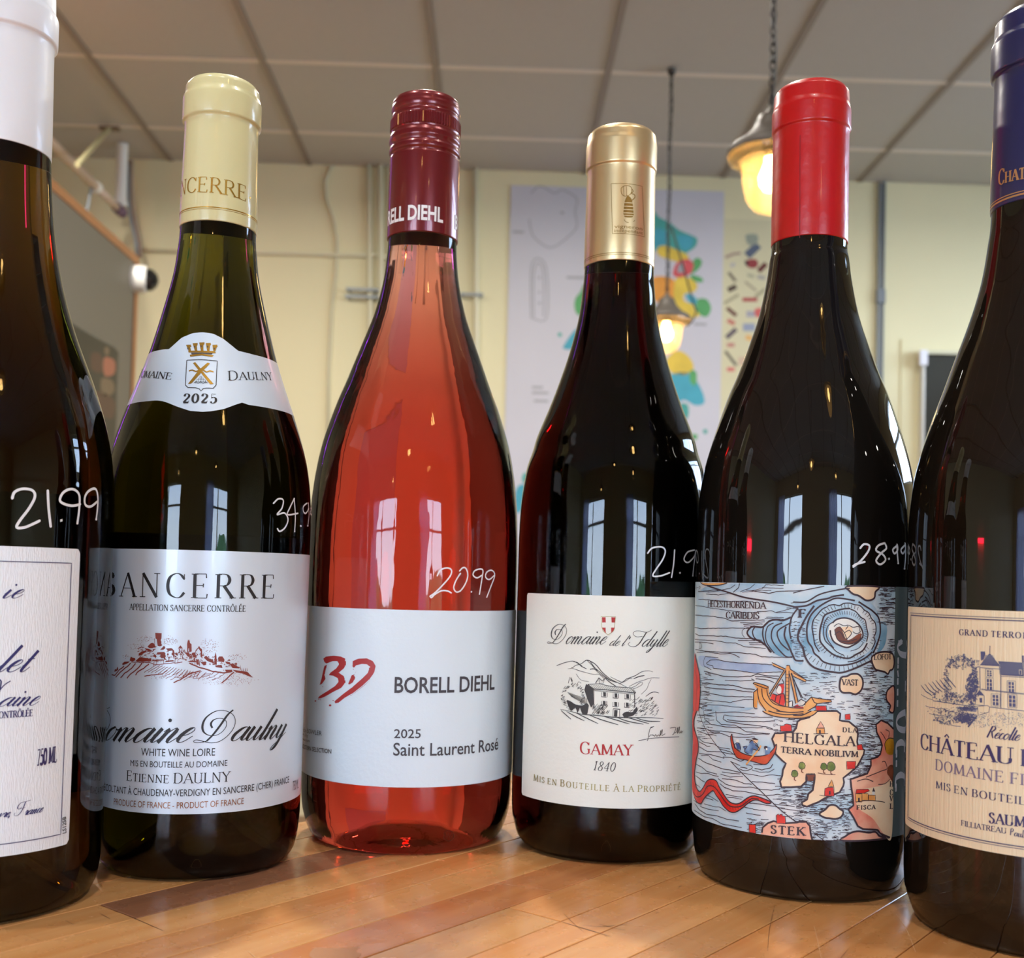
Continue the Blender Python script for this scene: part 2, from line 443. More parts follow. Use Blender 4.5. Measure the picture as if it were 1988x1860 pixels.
for row in """a 1.12|.8,.85 .62,1 .35,.9 .08,.5 .1,.12 .3,0 .55,.2 .8,.85|.84,1 .74,.3 .82,.03 .95,.05 1.15,.4
o .85|.45,1 .15,.75 .06,.35 .22,0 .48,.1 .68,.5 .62,.85 .45,1|.62,.88 .7,.8 .88,.85
m 1.6|0,.75 .14,1 .2,.9 .12,0|.15,.35 .4,.9 .55,1 .64,.85 .58,0|.6,.35 .86,.9 1.03,1 1.12,.8 1.04,.2 1.14,0 1.3,.08 1.55,.45
n 1.1|0,.75 .14,1 .2,.9 .12,0|.15,.35 .4,.9 .56,1 .65,.8 .57,.2 .67,0 .8,.06 1.05,.45
i .5|0,.5 .2,.98|.2,1 .12,.25 .22,0 .34,.06 .55,.4|d .26,1.55
e .72|.08,.45 .4,.55 .56,.8 .44,1 .22,.85 .06,.45 .12,.1 .32,0 .52,.12 .72,.42
u 1.05|0,.75 .15,1|.15,1 .07,.3 .2,0 .4,.15 .62,.6|.68,1 .6,.3 .7,0 .82,.06 1.0,.4
l .5|0,.4 .3,1.2|.32,2.2 .14,.25 .22,0 .34,.06 .5,.4
t .5|0,.45 .2,1|.26,1.75 .12,.3 .2,0 .34,.06 .5,.4|.02,1.02 .42,1.08
y 1.0|0,.75 .15,1|.15,1 .07,.35 .2,.05 .42,.25 .62,.8|.66,1 .5,-.3 .3,-.75 .12,-.8 .14,-.55 .5,-.15 .95,.4
d 1.12|.72,.85 .52,1 .25,.85 .06,.45 .1,.1 .3,0 .52,.25 .74,.8|.92,2.1 .7,.3 .8,.02 .95,.1 1.1,.4
r .7|0,.6 .18,1.12|.18,1.1 .28,.9 .5,.9|.48,.95 .4,.3 .5,0 .62,.05 .75,.4
c .7|.56,.85 .4,1 .2,.85 .06,.45 .12,.1 .32,0 .52,.12 .7,.42
v .85|0,.75 .14,1|.14,1 .16,.5 .14,0|.14,0 .45,.35 .6,.85 .55,1|.56,.95 .7,.85 .85,.9
s .6|0,.4 .36,1.05|.36,1 .5,.4 .38,0 .15,.05|.4,.02 .6,.4
P 1.1|.3,1.9 .2,1 .12,0|.2,1.9 .6,2 .9,1.6 .6,1.1 .25,1.0
R 1.2|.3,1.95 .22,1 .14,0|.2,1.95 .6,2 .85,1.6 .6,1.15 .25,1.05|.5,1.1 .8,.4 1.05,0
, .3|.14,.1 .1,-.3
' .5|.2,2.1 .12,1.6""".split('\n'):
    h_, *st = row.split('|'); ch, wd_ = h_.split(' ')
    _S[ch] = (float(wd_), [(q.startswith('d '), pts(q[2:] if q.startswith('d ') else q)) for q in st])
# capitals drawn already slanted: photo-crop units, 125 to one x-height, baseline at 405
_SC = {'D': (3.0, ["1255,90 1200,140 1130,240 1060,330 1000,390", "1000,390 960,402 900,407 873,395 900,380 960,392 1040,408 1120,395 1200,340 1255,270 1275,200 1255,140 1200,105 1130,95 1060,115 990,170 960,240 970,300 1020,335 1090,335 1150,300 1190,240 1180,190 1130,172 1070,185 1040,225 1055,265"]),
 'I': (1.9, ["1130,230 1040,240 980,200 1000,150 1080,140 1200,160 1290,120", "1200,160 1150,240 1090,340 1020,400 950,405 900,370 930,330"]),
 'F': (2.2, ["1330,110 1200,125 1060,135 980,190 960,250 1010,270 1080,230", "1180,130 1130,240 1060,340 980,400 900,405 873,370 900,340", "1030,270 1100,262 1180,250"]),
 'M': (2.6, ["873,400 930,380 1000,250 1070,120", "1070,120 1075,250 1070,400", "1070,400 1150,260 1240,110", "1240,110 1220,260 1200,400 1240,390"])}
def script(pr, text, A, B, xh, m, slant=.62, thick=.2, thin=.05, lay=1, track=-.06, join=True):
    S = pr.S; a, b = S.uv(*A), S.uv(*B); H = xh * S.k
    x = 0; L = []
    for ch in text:
        if ch == ' ': x += .6; continue
        base = unicodedata.normalize('NFD', ch)
        if base[0] in _SC: wd_, st = _SC[base[0]]; st = [(False, [((q[0] - 873) / 125, (405 - q[1]) / 125) for q in pts(z)]) for z in st]; sl = 0
        else: wd_, st = _S[base[0]]; sl = slant
        st = list(st)
        if len(base) > 1: st.append((False, [(.35, 1.3), (.6, 1.7)]))
        L.append((x, st, sl)); x += wd_ + (track if ch.islower() else 0)
    ln = x + .0; dx, dz = (b[0] - a[0]) / ln, (b[1] - a[1]) / ln
    hx = math.hypot(b[0] - a[0], b[1] - a[1]) / ln
    for x0, st, sl in L:
        for dot, Q in st:
            if dot:
                q = Q[0]; c = (a[0] + dx * (x0 + q[0] + sl * q[1]), a[1] + dz * (x0 + q[0]) + H * q[1]); r = thick * .62 * H
                pr.fill([(c[0] + r * math.cos(g_ * .785), c[1] + r * math.sin(g_ * .785)) for g_ in range(8)], m, lay, px=False); continue
            Q = spline(Q, .09); n = len(Q); P = []; ww = []
            for i, (u, v) in enumerate(Q):
                P.append((a[0] + dx * (x0 + u + sl * v), a[1] + dz * (x0 + u) + H * v))
                c, d = Q[min(n - 1, i + 1)], Q[max(0, i - 1)]; L_ = math.hypot(c[0] - d[0], c[1] - d[1]) or 1
                dn = max(0, -(c[1] - d[1]) / L_) ** 1.4
                ww.append((thin + (thick - thin) * dn) / 2 * (.5 * H + .5 * hx))
            pr.ribbon(P, ww, m, lay)
_glyph_cache = {}
def sans_mesh(text, weight):
    key = (text, weight)
    if key in _glyph_cache: return _glyph_cache[key]
    c = bpy.data.curves.new('t', 'FONT'); c.body = text; c.size = 1; c.offset = weight; c.resolution_u = 3
    o = bpy.data.objects.new('t', c); sc.collection.objects.link(o)
    dg = bpy.context.evaluated_depsgraph_get(); me = o.evaluated_get(dg).to_mesh()
    r = ([tuple(v.co[:2]) for v in me.vertices], [tuple(p.vertices) for p in me.polygons])
    o.evaluated_get(dg).to_mesh_clear(); bpy.data.objects.remove(o); bpy.data.curves.remove(c)
    _glyph_cache[key] = r; return r
_capH = None
def sans(pr, text, A, B, cap, m, weight=0., lay=2, turn=False):
    global _capH
    if _capH is None: _capH = max(v[1] for v in sans_mesh('H', 0)[0])
    S = pr.S; V, Fc = sans_mesh(text, weight); a, b = S.uv(*A), S.uv(*B)
    x0, x1 = min(v[0] for v in V), max(v[0] for v in V); H = cap * S.k / _capH
    dx, dz = (b[0] - a[0]) / (x1 - x0), (b[1] - a[1]) / (x1 - x0)
    off = pr.off + lay * .00003
    if turn: out = [S.pos(a[0] + dx * (v[0] - x0) - H * v[1], a[1] + dz * (v[0] - x0), off) for v in V]
    else: out = [S.pos(a[0] + dx * (v[0] - x0), a[1] + dz * (v[0] - x0) + H * v[1], off) for v in V]
    pr.b.add(out, Fc, pr.mi(m))
# ------------------------------------------------------------------ the room
def struct(o): o['kind'] = 'structure'; return o
M_wall = mat('cream_paint', srgb(224, 214, 174), .6, bump=.06, bscale=60, var=.04, vscale=3)
M_ceil = mat('ceiling_tile', srgb(190, 188, 182), .9, bump=.25, bscale=500, var=.03, vscale=40)
M_runner = mat('runner_paint', srgb(150, 140, 130), .6)  # shade along the runners put into a darker colour than the tees
M_tee = mat('tee_paint', srgb(226, 216, 203), .5)
M_floor = mat('floor_boards', srgb(120, 85, 60), .4, var=.2, vscale=4)
M_taupe = mat('taupe_panel', srgb(122, 114, 98), .6, bump=.1, bscale=80)
M_trimwood = mat('varnished_trim', srgb(176, 122, 78), .4, var=.15, vscale=30)
M_white = mat('white_plastic', srgb(225, 222, 215), .4)
M_frame = mat('window_paint', srgb(215, 212, 205), .4)
M_grey = mat('galvanised', srgb(140, 146, 150), .4, metal=.3)
M_pipe = mat('pipe_paint', srgb(220, 212, 182), .5)
M_black = mat('black_metal', srgb(32, 30, 30), .5, metal=.2)
M_curt = mat('pale_curtain', srgb(205, 208, 226), .8)
_t = M_curt.node_tree; _a = N(_t, 'ShaderNodeBsdfTranslucent'); _a.inputs[0].default_value = srgb(215, 215, 240); _m = N(_t, 'ShaderNodeMixShader'); _m.inputs[0].default_value = .5
_t.links.new(_t.nodes['Principled BSDF'].outputs[0], _m.inputs[1]); _t.links.new(_a.outputs[0], _m.inputs[2]); _t.links.new(_m.outputs[0], _t.nodes['Material Output'].inputs[0])

s = .61; CX0, CY0 = -1.4778, 3.7947
def rbox(name, x0, x1, y0, y1, z0, z1, m, parent=None):
    b = MB(); b.box(x0, x1, y0, y1, z0, z1, M=ROOM_M); return b.build(name, m, parent)
struct(rbox('floor', XL - .2, XR + .2, YB - .2, WALL_Y + .2, FLOOR_Z - .1, FLOOR_Z, M_floor))
ceiling = struct(rbox('ceiling', XL - .1, XR + .1, YB - .1, WALL_Y + .1, CEIL + .04, CEIL + .1, M_white))
tb = bmesh.new(); bmesh.ops.create_cube(tb, size=1)
bmesh.ops.scale(tb, vec=(s - .026, s - .026, .012), verts=tb.verts)
tme = bpy.data.meshes.new('ceiling_tile'); tb.to_mesh(tme); tb.free(); tme.materials.append(M_ceil)
for i in range(-4, 9):
    for j in range(-12, 2):
        x, y = CX0 + s * (i + .5), CY0 + s * (j + .5)
        if x < XL - .1 or x > XR + .2 or y < YB: continue
        if j == 1: continue
        o = bpy.data.objects.new('ceiling_tile', tme); sc.collection.objects.link(o); o.parent = ceiling
        o.matrix_basis = ROOM_M @ Matrix.Translation((x, y, CEIL + .008 + random.uniform(0, .0015)))
# the cut row of tiles against the far wall
for i in range(-4, 9):
    rbox('ceiling_tile', CX0 + s * i + .013, CX0 + s * (i + 1) - .013, CY0 + s + .013, WALL_Y, CEIL + .002, CEIL + .014, M_ceil, ceiling)
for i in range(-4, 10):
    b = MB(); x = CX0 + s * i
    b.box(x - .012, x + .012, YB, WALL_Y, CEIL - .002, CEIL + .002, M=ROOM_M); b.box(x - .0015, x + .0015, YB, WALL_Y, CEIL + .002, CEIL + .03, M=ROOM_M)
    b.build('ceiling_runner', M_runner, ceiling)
for j in range(-11, 2):
    y = CY0 + s * j
    for i in range(-4, 9):
        rbox('ceiling_tee', CX0 + s * i + .012, CX0 + s * (i + 1) - .012, y - .012, y + .012, CEIL - .001, CEIL + .003, M_tee, ceiling)

# walls; back = the far wall in the photograph
wall_far = struct(rbox('wall_far', XL - .1, XR + .1, WALL_Y, WALL_Y + .12, FLOOR_Z, CEIL + .1, M_wall))
struct(rbox('wall_left', XL - .12, XL, YB, WALL_Y, FLOOR_Z, CEIL + .1, M_wall))
def holed(name, wall):
    b = MB(); wins = sorted(w_[1:] for w_ in WINS if w_[0] == wall)
    lo, hi = (XL, XR) if wall == 'back' else (YB, WALL_Y)
    def bx(a0, a1, z0, z1):
        if wall == 'back': b.box(a0, a1, YB - .15, YB, z0, z1, M=ROOM_M)
        else: b.box(XR, XR + .15, a0, a1, z0, z1, M=ROOM_M)
    a = lo
    for a0, a1, z0, z1 in wins:
        bx(a, a0, FLOOR_Z, CEIL + .1); bx(a0, a1, FLOOR_Z, z0); bx(a0, a1, z1, CEIL + .1); a = a1
    bx(a, hi, FLOOR_Z, CEIL + .1)
    return struct(b.build(name, M_wall))
holed('wall_behind', 'back'); holed('wall_right', 'right')
for n, (wall, a0, a1, z0, z1) in enumerate(WINS):
    fr = MB(); T = .05
    def bx(p0, p1, q0, q1, mb, d=.05, c=-.05):
        if wall == 'back': mb.box(p0, p1, YB + c - d, YB + c, q0, q1, M=ROOM_M)
        else: mb.box(XR - c, XR - c + d, p0, p1, q0, q1, M=ROOM_M)
    for g in ((a0, a0 + T, z0, z1), (a1 - T, a1, z0, z1), (a0, a1, z0, z0 + T), (a0, a1, z1 - T, z1)): bx(*g, fr)
    wo = struct(fr.build('window_%d' % (n + 1), M_frame))
    k = 2
    for q in range(1, k):
        g = MB(); x = a0 + (a1 - a0) * q / k; bx(x - .025, x + .025, z0 + T, z1 - T, g); g.build('mullion', M_frame, wo)
    g = MB(); z = z0 + (z1 - z0) * .68; bx(a0 + T, a1 - T, z - .02, z + .02, g); g.build('transom', M_frame, wo)
# curtains by the two front windows
def curtain(x0, x1, z0, z1, label):
    b = MB(); n = 48; v = []; f = []
    for i in range(n + 1):
        x = x0 + (x1 - x0) * i / n; y = YB + .07 + .03 * math.sin(i * 1.3) + .01 * math.sin(i * .5)
        v += [rm(x, y, z0), rm(x, y, z1)]
    f = [(2 * i, 2 * i + 2, 2 * i + 3, 2 * i + 1) for i in range(n)]
    b.add(v, f); o = b.build('curtain', M_curt, None, True); tag(o, label, 'curtain')
curtain(.62, 1.15, -.85, 1.15, 'pale lilac curtain reflected in the dark bottles, over the right front window')
curtain(-3.15, -2.5, -.85, 1.15, 'pale lilac curtain reflected in the dark bottles, over the left front window')

# outside: lawn and a hedge seen only in reflections
struct(rbox('ground', -14, 14, -16, 14, FLOOR_Z - .3, FLOOR_Z - .12, mat('pavement', srgb(150, 146, 138), .9, var=.15, vscale=3)))
def hedge(name, cx, cy_, w_, d_, h_, label):
    b = MB(); nx, nz = 60, 16; v = []; f = []
    for side in range(2):
        for i in range(nx + 1):
            for j in range(nz + 1):
                u = i / nx; t = j / nz
                wob = .25 * math.sin(u * 23 + 3 * t) + .2 * math.sin(u * 51 + 9 * t + side) + random.uniform(-.12, .12)
                y = (d_ / 2) * (1 if side else -1) * (1 - t ** 4) + wob * .5
                v.append(rm(cx + (u - .5) * w_, cy_ + y, FLOOR_Z - .12 + t * (h_ + .25 * math.sin(u * 17) + random.uniform(-.1, .1))))
    for side in range(2):
        o = side * (nx + 1) * (nz + 1)
        for i in range(nx):
            for j in range(nz):
                a = o + i * (nz + 1) + j; f.append((a, a + nz + 1, a + nz + 2, a + 1))
    b.add(v, f); tag(b.build(name, mat('foliage', srgb(96, 128, 74), .8, var=.5, vscale=6)), label, 'hedge')
hedge('hedge', -.3, -8.5, 16, 1.6, 1.05, 'green hedge outside, mirrored low in the bottles')

# partition on the left with wooden trim
PY1 = 4.0
pp = room_xy(on_room_y(268, 500, PY1)); PX, PZ = pp.x, pp.z
part = empty('partition_wall', rm(PX, PY1, FLOOR_Z), 'taupe partition panel edged in varnished wood, left behind the bottles', 'partition')
rbox('panel', PX - .05, PX, 1.6, PY1 - .03, FLOOR_Z, PZ - .03, M_taupe, part)
rbox('top_trim', PX - .055, PX + .005, 1.6, PY1, PZ - .03, PZ, M_trimwood, part)
rbox('end_trim', PX - .055, PX + .006, PY1 - .03, PY1, FLOOR_Z, PZ - .03, M_trimwood, part)
# dark poster hanging on it
fx = FlatX(PX)
M_dk = mat('poster_black', srgb(40, 36, 30), .4); M_dk2 = mat('poster_brown', srgb(92, 66, 50), .5); M_dk3 = mat('poster_flesh', srgb(170, 105, 80), .5); M_dk4 = mat('poster_ochre', srgb(120, 100, 75), .5)
pr = Print(fx, [M_dk], .012)
pr.fill([(128, 632), (145, 638), (218, 676), (220, 800), (215, 880), (128, 900)], M_dk)
b = MB(); A = fx.uv(128, 632); B = fx.uv(218, 676); C = fx.uv(216, 878)
pr.fill([(195, 695), (215, 700), (215, 725), (196, 728)], M_dk3, 1, True); pr.fill([(196, 674), (205, 676), (204, 688), (197, 688)], M_dk4, 1, True)
pr.fill([(172, 685), (190, 690), (190, 722), (170, 716)], M_dk2, 1, True)
pr.fill([(190, 735), (212, 740), (214, 762), (192, 768)], M_dk4, 1, True); pr.fill([(175, 760), (214, 775), (212, 812), (180, 800)], M_dk2, 1, True)
t = empty('figure_poster', rm(PX + .006, 3.5, 0), 'dark poster with reddish figures hung on the taupe partition', 'poster')
q = pr.build('poster_sheet', t)
b.box(PX + .001, PX + .011, min(A[0], B[0]), max(A[0], B[0]) + .03, C[1], B[1] - .005, M=ROOM_M); b.build('backing_board', M_dk, t)

# security camera on the partition's end
c = on_room_y(262, 541, 3.97); t = empty('security_camera', c, 'white cylindrical security camera with black lens on the partition edge', 'camera')
kk = 3.97 / F_PX
ax = (cam_r * .96 + F_ * .22 - U_ * .05).normalized()
def ring_tube(name, a, b_, r, m, parent, n=32, cap=True):
    mb = MB(); mb.tube([a, b_], r, n); return mb.build(name, m, parent, False)
mb = MB(); mb.tube([c - ax * .052, c - ax * .046, c + ax * .035, c + ax * .042], [.038, .05, .05, .045], 32); mb.build('housing', M_white, t)
mb = MB(); mb.tube([c + ax * .04, c + ax * .062, c + ax * .078, c + ax * .084], [.042, .038, .022, .004], 32); mb.build('lens_dome', mat('black_gloss', (.01, .01, .01, 1), .08), t)
mb = MB(); mb.tube([c - ax * .01 + Vector((0, .06, -.01)), c - ax * .01], .022, 16); mb.build('mount', M_white, t)

# conduits, pipes and cables on the far wall
def pipe(name, P, r, m, label, cat='pipe', depth=None, group=None, n=10):
    y = (depth or WALL_Y) - (r[0] if isinstance(r, list) else r) - .002
    mb = MB(); mb.tube([on_room_y(x, yy, y) for x, yy in P], r, n)
    return tag(mb.build(name, m, None, True), label, cat, group or ('conduits on the far wall' if name == 'wall_conduit' else None))
pipe('wall_conduit', [(275, 486), (400, 489), (560, 492), (650, 495), (730, 496), (752, 500), (760, 512)], .0085, M_pipe, 'cream horizontal conduit along the far wall, left of the rose bottle')
pipe('wall_conduit', [(716, 320), (719, 640), (718, 1000)], .011, M_pipe, 'cream vertical conduit left of the rose bottle neck, leftmost of the pair')
pipe('wall_conduit', [(738, 320), (740, 640), (739, 1000)], .014, M_pipe, 'thicker cream vertical conduit just left of the rose bottle neck')
pipe('wall_conduit', [(755, 320), (757, 640), (757, 1000)], .008, M_pipe, 'thin cream vertical conduit closest behind the rose bottle neck')
pipe('wall_conduit', [(923, 322), (925, 640), (922, 1000)], .012, M_pipe, 'cream vertical conduit right of the rose bottle neck')
pipe('wall_cable', [(645, 322), (632, 352), (634, 385), (648, 425), (655, 470), (652, 530), (644, 600), (638, 720), (636, 900)], .006, mat('cable_cream', srgb(206, 198, 168), .6), 'thin cream cable snaking down the far wall', 'cable')
for (x0, x1, y0, lab) in ((672, 735, 561, 'upper grey clamp bar across the conduits left of the rose bottle'), (670, 735, 575, 'lower grey clamp bar across the conduits left of the rose bottle'), (893, 938, 571, 'grey clamp bar across the conduit right of the rose bottle')):
    a = room_xy(on_room_y(x0, y0, WALL_Y - .03)); e_ = room_xy(on_room_y(x1, y0 + 2, WALL_Y - .03))
    mb = MB(); mb.box(a.x, e_.x, WALL_Y - .034, WALL_Y - .028, a.z - .006, a.z + .006, M=ROOM_M)
    for xx in (a.x + .01, e_.x - .01): mb.box(xx - .005, xx + .005, WALL_Y - .03, WALL_Y, a.z - .006, a.z + .006, M=ROOM_M)
    tag(mb.build('clamp_bar', M_grey), lab, 'clamp')
a = room_xy(on_room_y(1705, 350, WALL_Y)); e_ = room_xy(on_room_y(1717, 350, WALL_Y))
t = empty('wall_channel', rm(a.x, WALL_Y, FLOOR_Z), 'grey metal channel running up the far wall beside the red-capped bottle', 'channel')
mb = MB(); mb.box(a.x, e_.x, WALL_Y - .008, WALL_Y, FLOOR_Z, CEIL - .003, M=ROOM_M)
for xx in (a.x, e_.x - .004): mb.box(xx, xx + .004, WALL_Y - .02, WALL_Y - .008, FLOOR_Z, CEIL - .003, M=ROOM_M)
mb.build('rail', M_grey, t)
zc = room_xy(on_room_y(1711, 577, WALL_Y)).z
mb = MB(); mb.box(a.x - .004, e_.x + .004, WALL_Y - .024, WALL_Y, zc - .03, zc + .03, M=ROOM_M); mb.build('coupling', mat('coupling_grey', srgb(120, 126, 132), .4), t)

# doorway on the right
a = room_xy(on_room_y(1790, 690, WALL_Y)); x1 = a.x + .62
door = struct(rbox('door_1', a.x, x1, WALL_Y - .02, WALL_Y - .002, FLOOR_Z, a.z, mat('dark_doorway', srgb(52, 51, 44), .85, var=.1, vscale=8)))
rbox('door_frame', a.x - .012, a.x, WALL_Y - .04, WALL_Y, FLOOR_Z, a.z, M_frame, door)
rbox('door_frame', a.x - .012, x1, WALL_Y - .04, WALL_Y, a.z, a.z + .016, mat('frame_cream', srgb(206, 200, 170), .5), door)
rbox('door_closer', a.x - .03, a.x + .002, WALL_Y - .06, WALL_Y - .04, a.z - .055, a.z + .012, mat('closer_white', srgb(226, 224, 232), .4), door)
rbox('door_casing', a.x - .095, a.x - .085, WALL_Y - .006, WALL_Y, FLOOR_Z, a.z + .07, M_wall, door)

# track and brackets upper left
kw = dict(n=16)
P0, P1 = on_room_y(228, 404, 4.5), None
p0 = room_xy(P0)
mb = MB(); mb.tube([rm(p0.x, 4.5, p0.z), rm(p0.x, 4.25, p0.z)], .015, 16); mb.tube([rm(p0.x, 4.25, p0.z), rm(p0.x, 2.6, p0.z)], .019, 16)
t = empty('hanging_tube', rm(p0.x, 4.5, p0.z), 'pinkish tube hung below the ceiling above the taupe partition', 'tube')
mb.build('tube', mat('tube_pink', srgb(205, 180, 160), .5), t, True)
mb = MB(); mb.tube([rm(p0.x, 4.56, p0.z), rm(p0.x, 4.49, p0.z)], .022, 16); mb.build('end_cap', mat('cap_purple', srgb(110, 84, 110), .5), t)
mb = MB(); mb.tube([rm(p0.x, 4.27, p0.z), rm(p0.x, 4.24, p0.z)], .023, 16); mb.build('collar', M_white, t)
for yy in (4.22, 3.2):
    mb = MB(); mb.tube([rm(p0.x, yy, p0.z), rm(p0.x - .01, yy, p0.z - .05), rm(p0.x - .02, yy, p0.z - .12 - (.04 if yy < 4 else 0))], .006, 8); mb.build('hook', M_grey, t)
mb = MB(); mb.tube([rm(p0.x - .01, 3.35, p0.z), rm(p0.x - .01, 3.35, CEIL)], .006, 8); mb.build('hanger', M_grey, t)
a = room_xy(on_room_y(237, 312, 4.58)); e_ = room_xy(on_room_y(238, 392, 4.58))
mb = MB(); mb.tube([rm(a.x, 4.58, CEIL - .003), rm(a.x, 4.58, e_.z)], .023, 20); mb.tube([rm(a.x, 4.58, e_.z), rm(a.x, 4.58, e_.z - .02)], .028, 20)
tag(mb.build('drop_pipe', M_white, None, False), 'short white pipe dropping from the ceiling, upper left', 'pipe')
pipe('cable_bundle', [(254, 312), (253, 350), (256, 400), (263, 440), (270, 470), (272, 500)], .011, mat('cable_brown', srgb(150, 128, 112), .6), 'brown cable bundle curving down from the ceiling behind the partition', 'cable', 4.66)
pipe('cable_bundle', [(248, 318), (249, 390), (254, 430), (262, 462), (266, 496)], .006, M_grey, 'thin grey cable beside the brown cable bundle, upper left', 'cable', 4.6)
a = room_xy(on_z(213, 247, CEIL)); pa = rm(a.x, a.y, CEIL - .003); pb = on_room_y(150, 320, 3.7)
t = empty('ceiling_strap', pa, 'yellowish strap slanting down from a brown ceiling clip, upper left', 'strap')
mb = MB(); mb.tube([pa, pb], .009, 8); mb.build('strap', mat('strap_yellow', srgb(178, 168, 126), .6), t)
mb = MB(); mb.box(a.x - .04, a.x + .04, a.y - .015, a.y + .015, CEIL - .012, CEIL - .002, M=ROOM_M); mb.build('clip', mat('clip_brown', srgb(125, 110, 90), .5), t)

# ------------------------------------------------------------------ wine map and chart on the far wall
WY = WALL_Y
def poster(name, corners, paper, label, thick=.006):
    a, c = room_xy(on_room_y(*corners[0], WY)), room_xy(on_room_y(*corners[1], WY))
    t = empty(name, rm((a.x + c.x) / 2, WY, c.z), label, 'poster')
    rbox('paper_sheet', a.x, c.x, WY - thick, WY - .0005, c.z, a.z, paper, t)
    return t, Print(Flat(WY - thick), [], .0006)
I_grey = mat('map_grey', srgb(158, 156, 160), .6)
t, pr = poster('wine_map', ((992, 360), (1388, 1300)), mat('map_paper', srgb(200, 196, 203), .5, var=.05, vscale=5), 'large pale wine map with teal, yellow, orange and red regions, behind the gold-capped bottle')
def blotch(name, *cols):
    m = mat(name, cols[0], .6, var=.25, vscale=18); return m
TEAL, BLUE, YEL, ORG, RED, GRN = (blotch('ink_' + n, srgb(*c)) for n, c in (('teal', (72, 160, 150)), ('blue', (70, 160, 180)), ('yellow', (222, 190, 72)), ('orange', (226, 150, 58)), ('red', (206, 82, 88)), ('green', (88, 160, 96))))
Z = (960, 340, 2.8174); fl = lambda q, m, l=0: pr.fill(pts(q, Z), m, l, True)
fl("860,190 900,230 960,260 1010,300 1080,330 1110,350 1100,390 1060,420 1020,440 960,420 900,390 860,420 830,300", TEAL)
fl("870,300 930,300 950,350 920,400 870,400", BLUE, 1); fl("1000,330 1080,340 1080,390 1030,410", BLUE, 1)
fl("890,400 930,385 1000,410 1060,440 1050,480 980,470 900,440", YEL, 2); fl("1100,455 1135,470 1120,510 1080,540 1060,520", GRN, 2)
fl("1010,470 1060,460 1090,490 1070,540 1010,560 975,545 985,500", RED, 3); fl("1010,490 1035,480 1035,530 1000,530", I_grey, 4)
fl("870,560 960,560 990,600 980,680 940,700 880,690 850,640", ORG, 1); fl("990,570 1060,560 1110,600 1090,640 1040,650 1040,690 1090,710 1080,750 1000,740 980,690", YEL, 2)
fl("1045,650 1090,660 1110,690 1090,710 1060,690", BLUE, 3); fl("1110,680 1160,680 1185,730 1160,775 1120,760 1100,720", GRN, 2); fl("1070,545 1130,560 1140,585 1090,580", GRN, 2)
fl("1000,740 1130,740 1120,770 1060,790 1000,780", YEL, 1)
fl("940,1010 1000,960 1060,990 1090,1050 1060,1090 990,1090 950,1060", YEL, 1); fl("960,1095 1060,1080 1120,1150 1150,1240 1100,1260 1040,1230 1000,1240 960,1180", BLUE, 1)
fl("1070,1070 1105,1080 1100,1150 1070,1130", GRN, 2); fl("1020,1250 1060,1260 1060,1320 1030,1340 1010,1300", TEAL, 2)
fl("490,600 470,640 440,680 440,740 470,770 520,740 530,640", GRN, 1); fl("450,840 380,930 380,950 430,950 520,900 520,850", BLUE, 1); fl("350,860 370,870 360,885 348,880", TEAL, 1)
fl("160,1630 190,1640 180,1690 150,1670", TEAL, 1); fl("130,1700 170,1700 170,1800 120,1850 110,1760", BLUE, 1); fl("1145,1390 1165,1395 1160,1415 1140,1410", TEAL, 1); fl("1070,1420 1110,1420 1100,1450", GRN, 1)
for q in ("200,100 250,60 330,100 370,80 450,130 440,200 450,280 400,340 330,390 280,390 210,330 190,240", "200,780 200,520 235,455 285,520 285,780 200,780", "215,775 215,540 240,480 268,540 268,775"):
    pr.line(pts(q, Z), 2.2, I_grey, 0, closed=False)
for x, y, w_ in ((100, 310, 60), (360, 205, 20), (395, 560, 100), (205, 1160, 60), (205, 1190, 90), (215, 1235, 80), (1090, 815, 70), (240, 560, 12), (240, 640, 10), (240, 700, 12)):
    pr.line(pts("%d,%d %d,%d" % (x, y, x + w_, y + 2), Z), 4.5, I_grey)
pr.build('printed_map', t)
t, pr = poster('shape_chart', ((1402, 425), (1560, 800)), mat('chart_paper', srgb(212, 203, 166), .6), 'cream chart of small coloured strokes behind the red-capped bottle', .003)
Z = (1380, 400, 4.65)
for q, c, w_ in (("130,465 200,435 270,425", (160, 130, 120), 5), ("160,600 225,680", (120, 108, 92), 6), ("155,760 230,725", (80, 62, 50), 10), ("120,880 250,800", (165, 155, 125), 6), ("145,920 230,990", (110, 72, 60), 8), ("150,1030 215,1065", (196, 120, 104), 9), ("140,1190 230,1110", (96, 84, 92), 9), ("145,1255 215,1255", (190, 130, 118), 8), ("130,1310 230,1440", (110, 102, 88), 6), ("145,1475 215,1475", (206, 110, 104), 8),
                 ("325,450 430,350", (88, 98, 118), 16), ("285,845 420,845", (172, 72, 72), 8), ("430,590 500,520", (100, 40, 36), 10), ("310,685 410,765", (170, 155, 130), 5), ("400,820 490,750", (160, 150, 118), 6), ("315,1180 390,1210", (222, 172, 104), 10), ("290,1095 400,1095", (150, 156, 176), 15), ("320,975 400,975", (165, 160, 170), 12), ("420,640 490,650", (166, 160, 152), 8), ("330,620 390,640", (170, 165, 140), 6), ("190,520 205,545", (182, 176, 178), 10), ("250,1400 320,1400", (206, 176, 150), 16)):
    pr.line(pts(q, Z), w_, mat('chart_ink', srgb(*c), .6), 0, False)
fc = lambda q, c, l=0: pr.fill(pts(q, Z), mat('chart_ink', srgb(*c), .6), l, True)
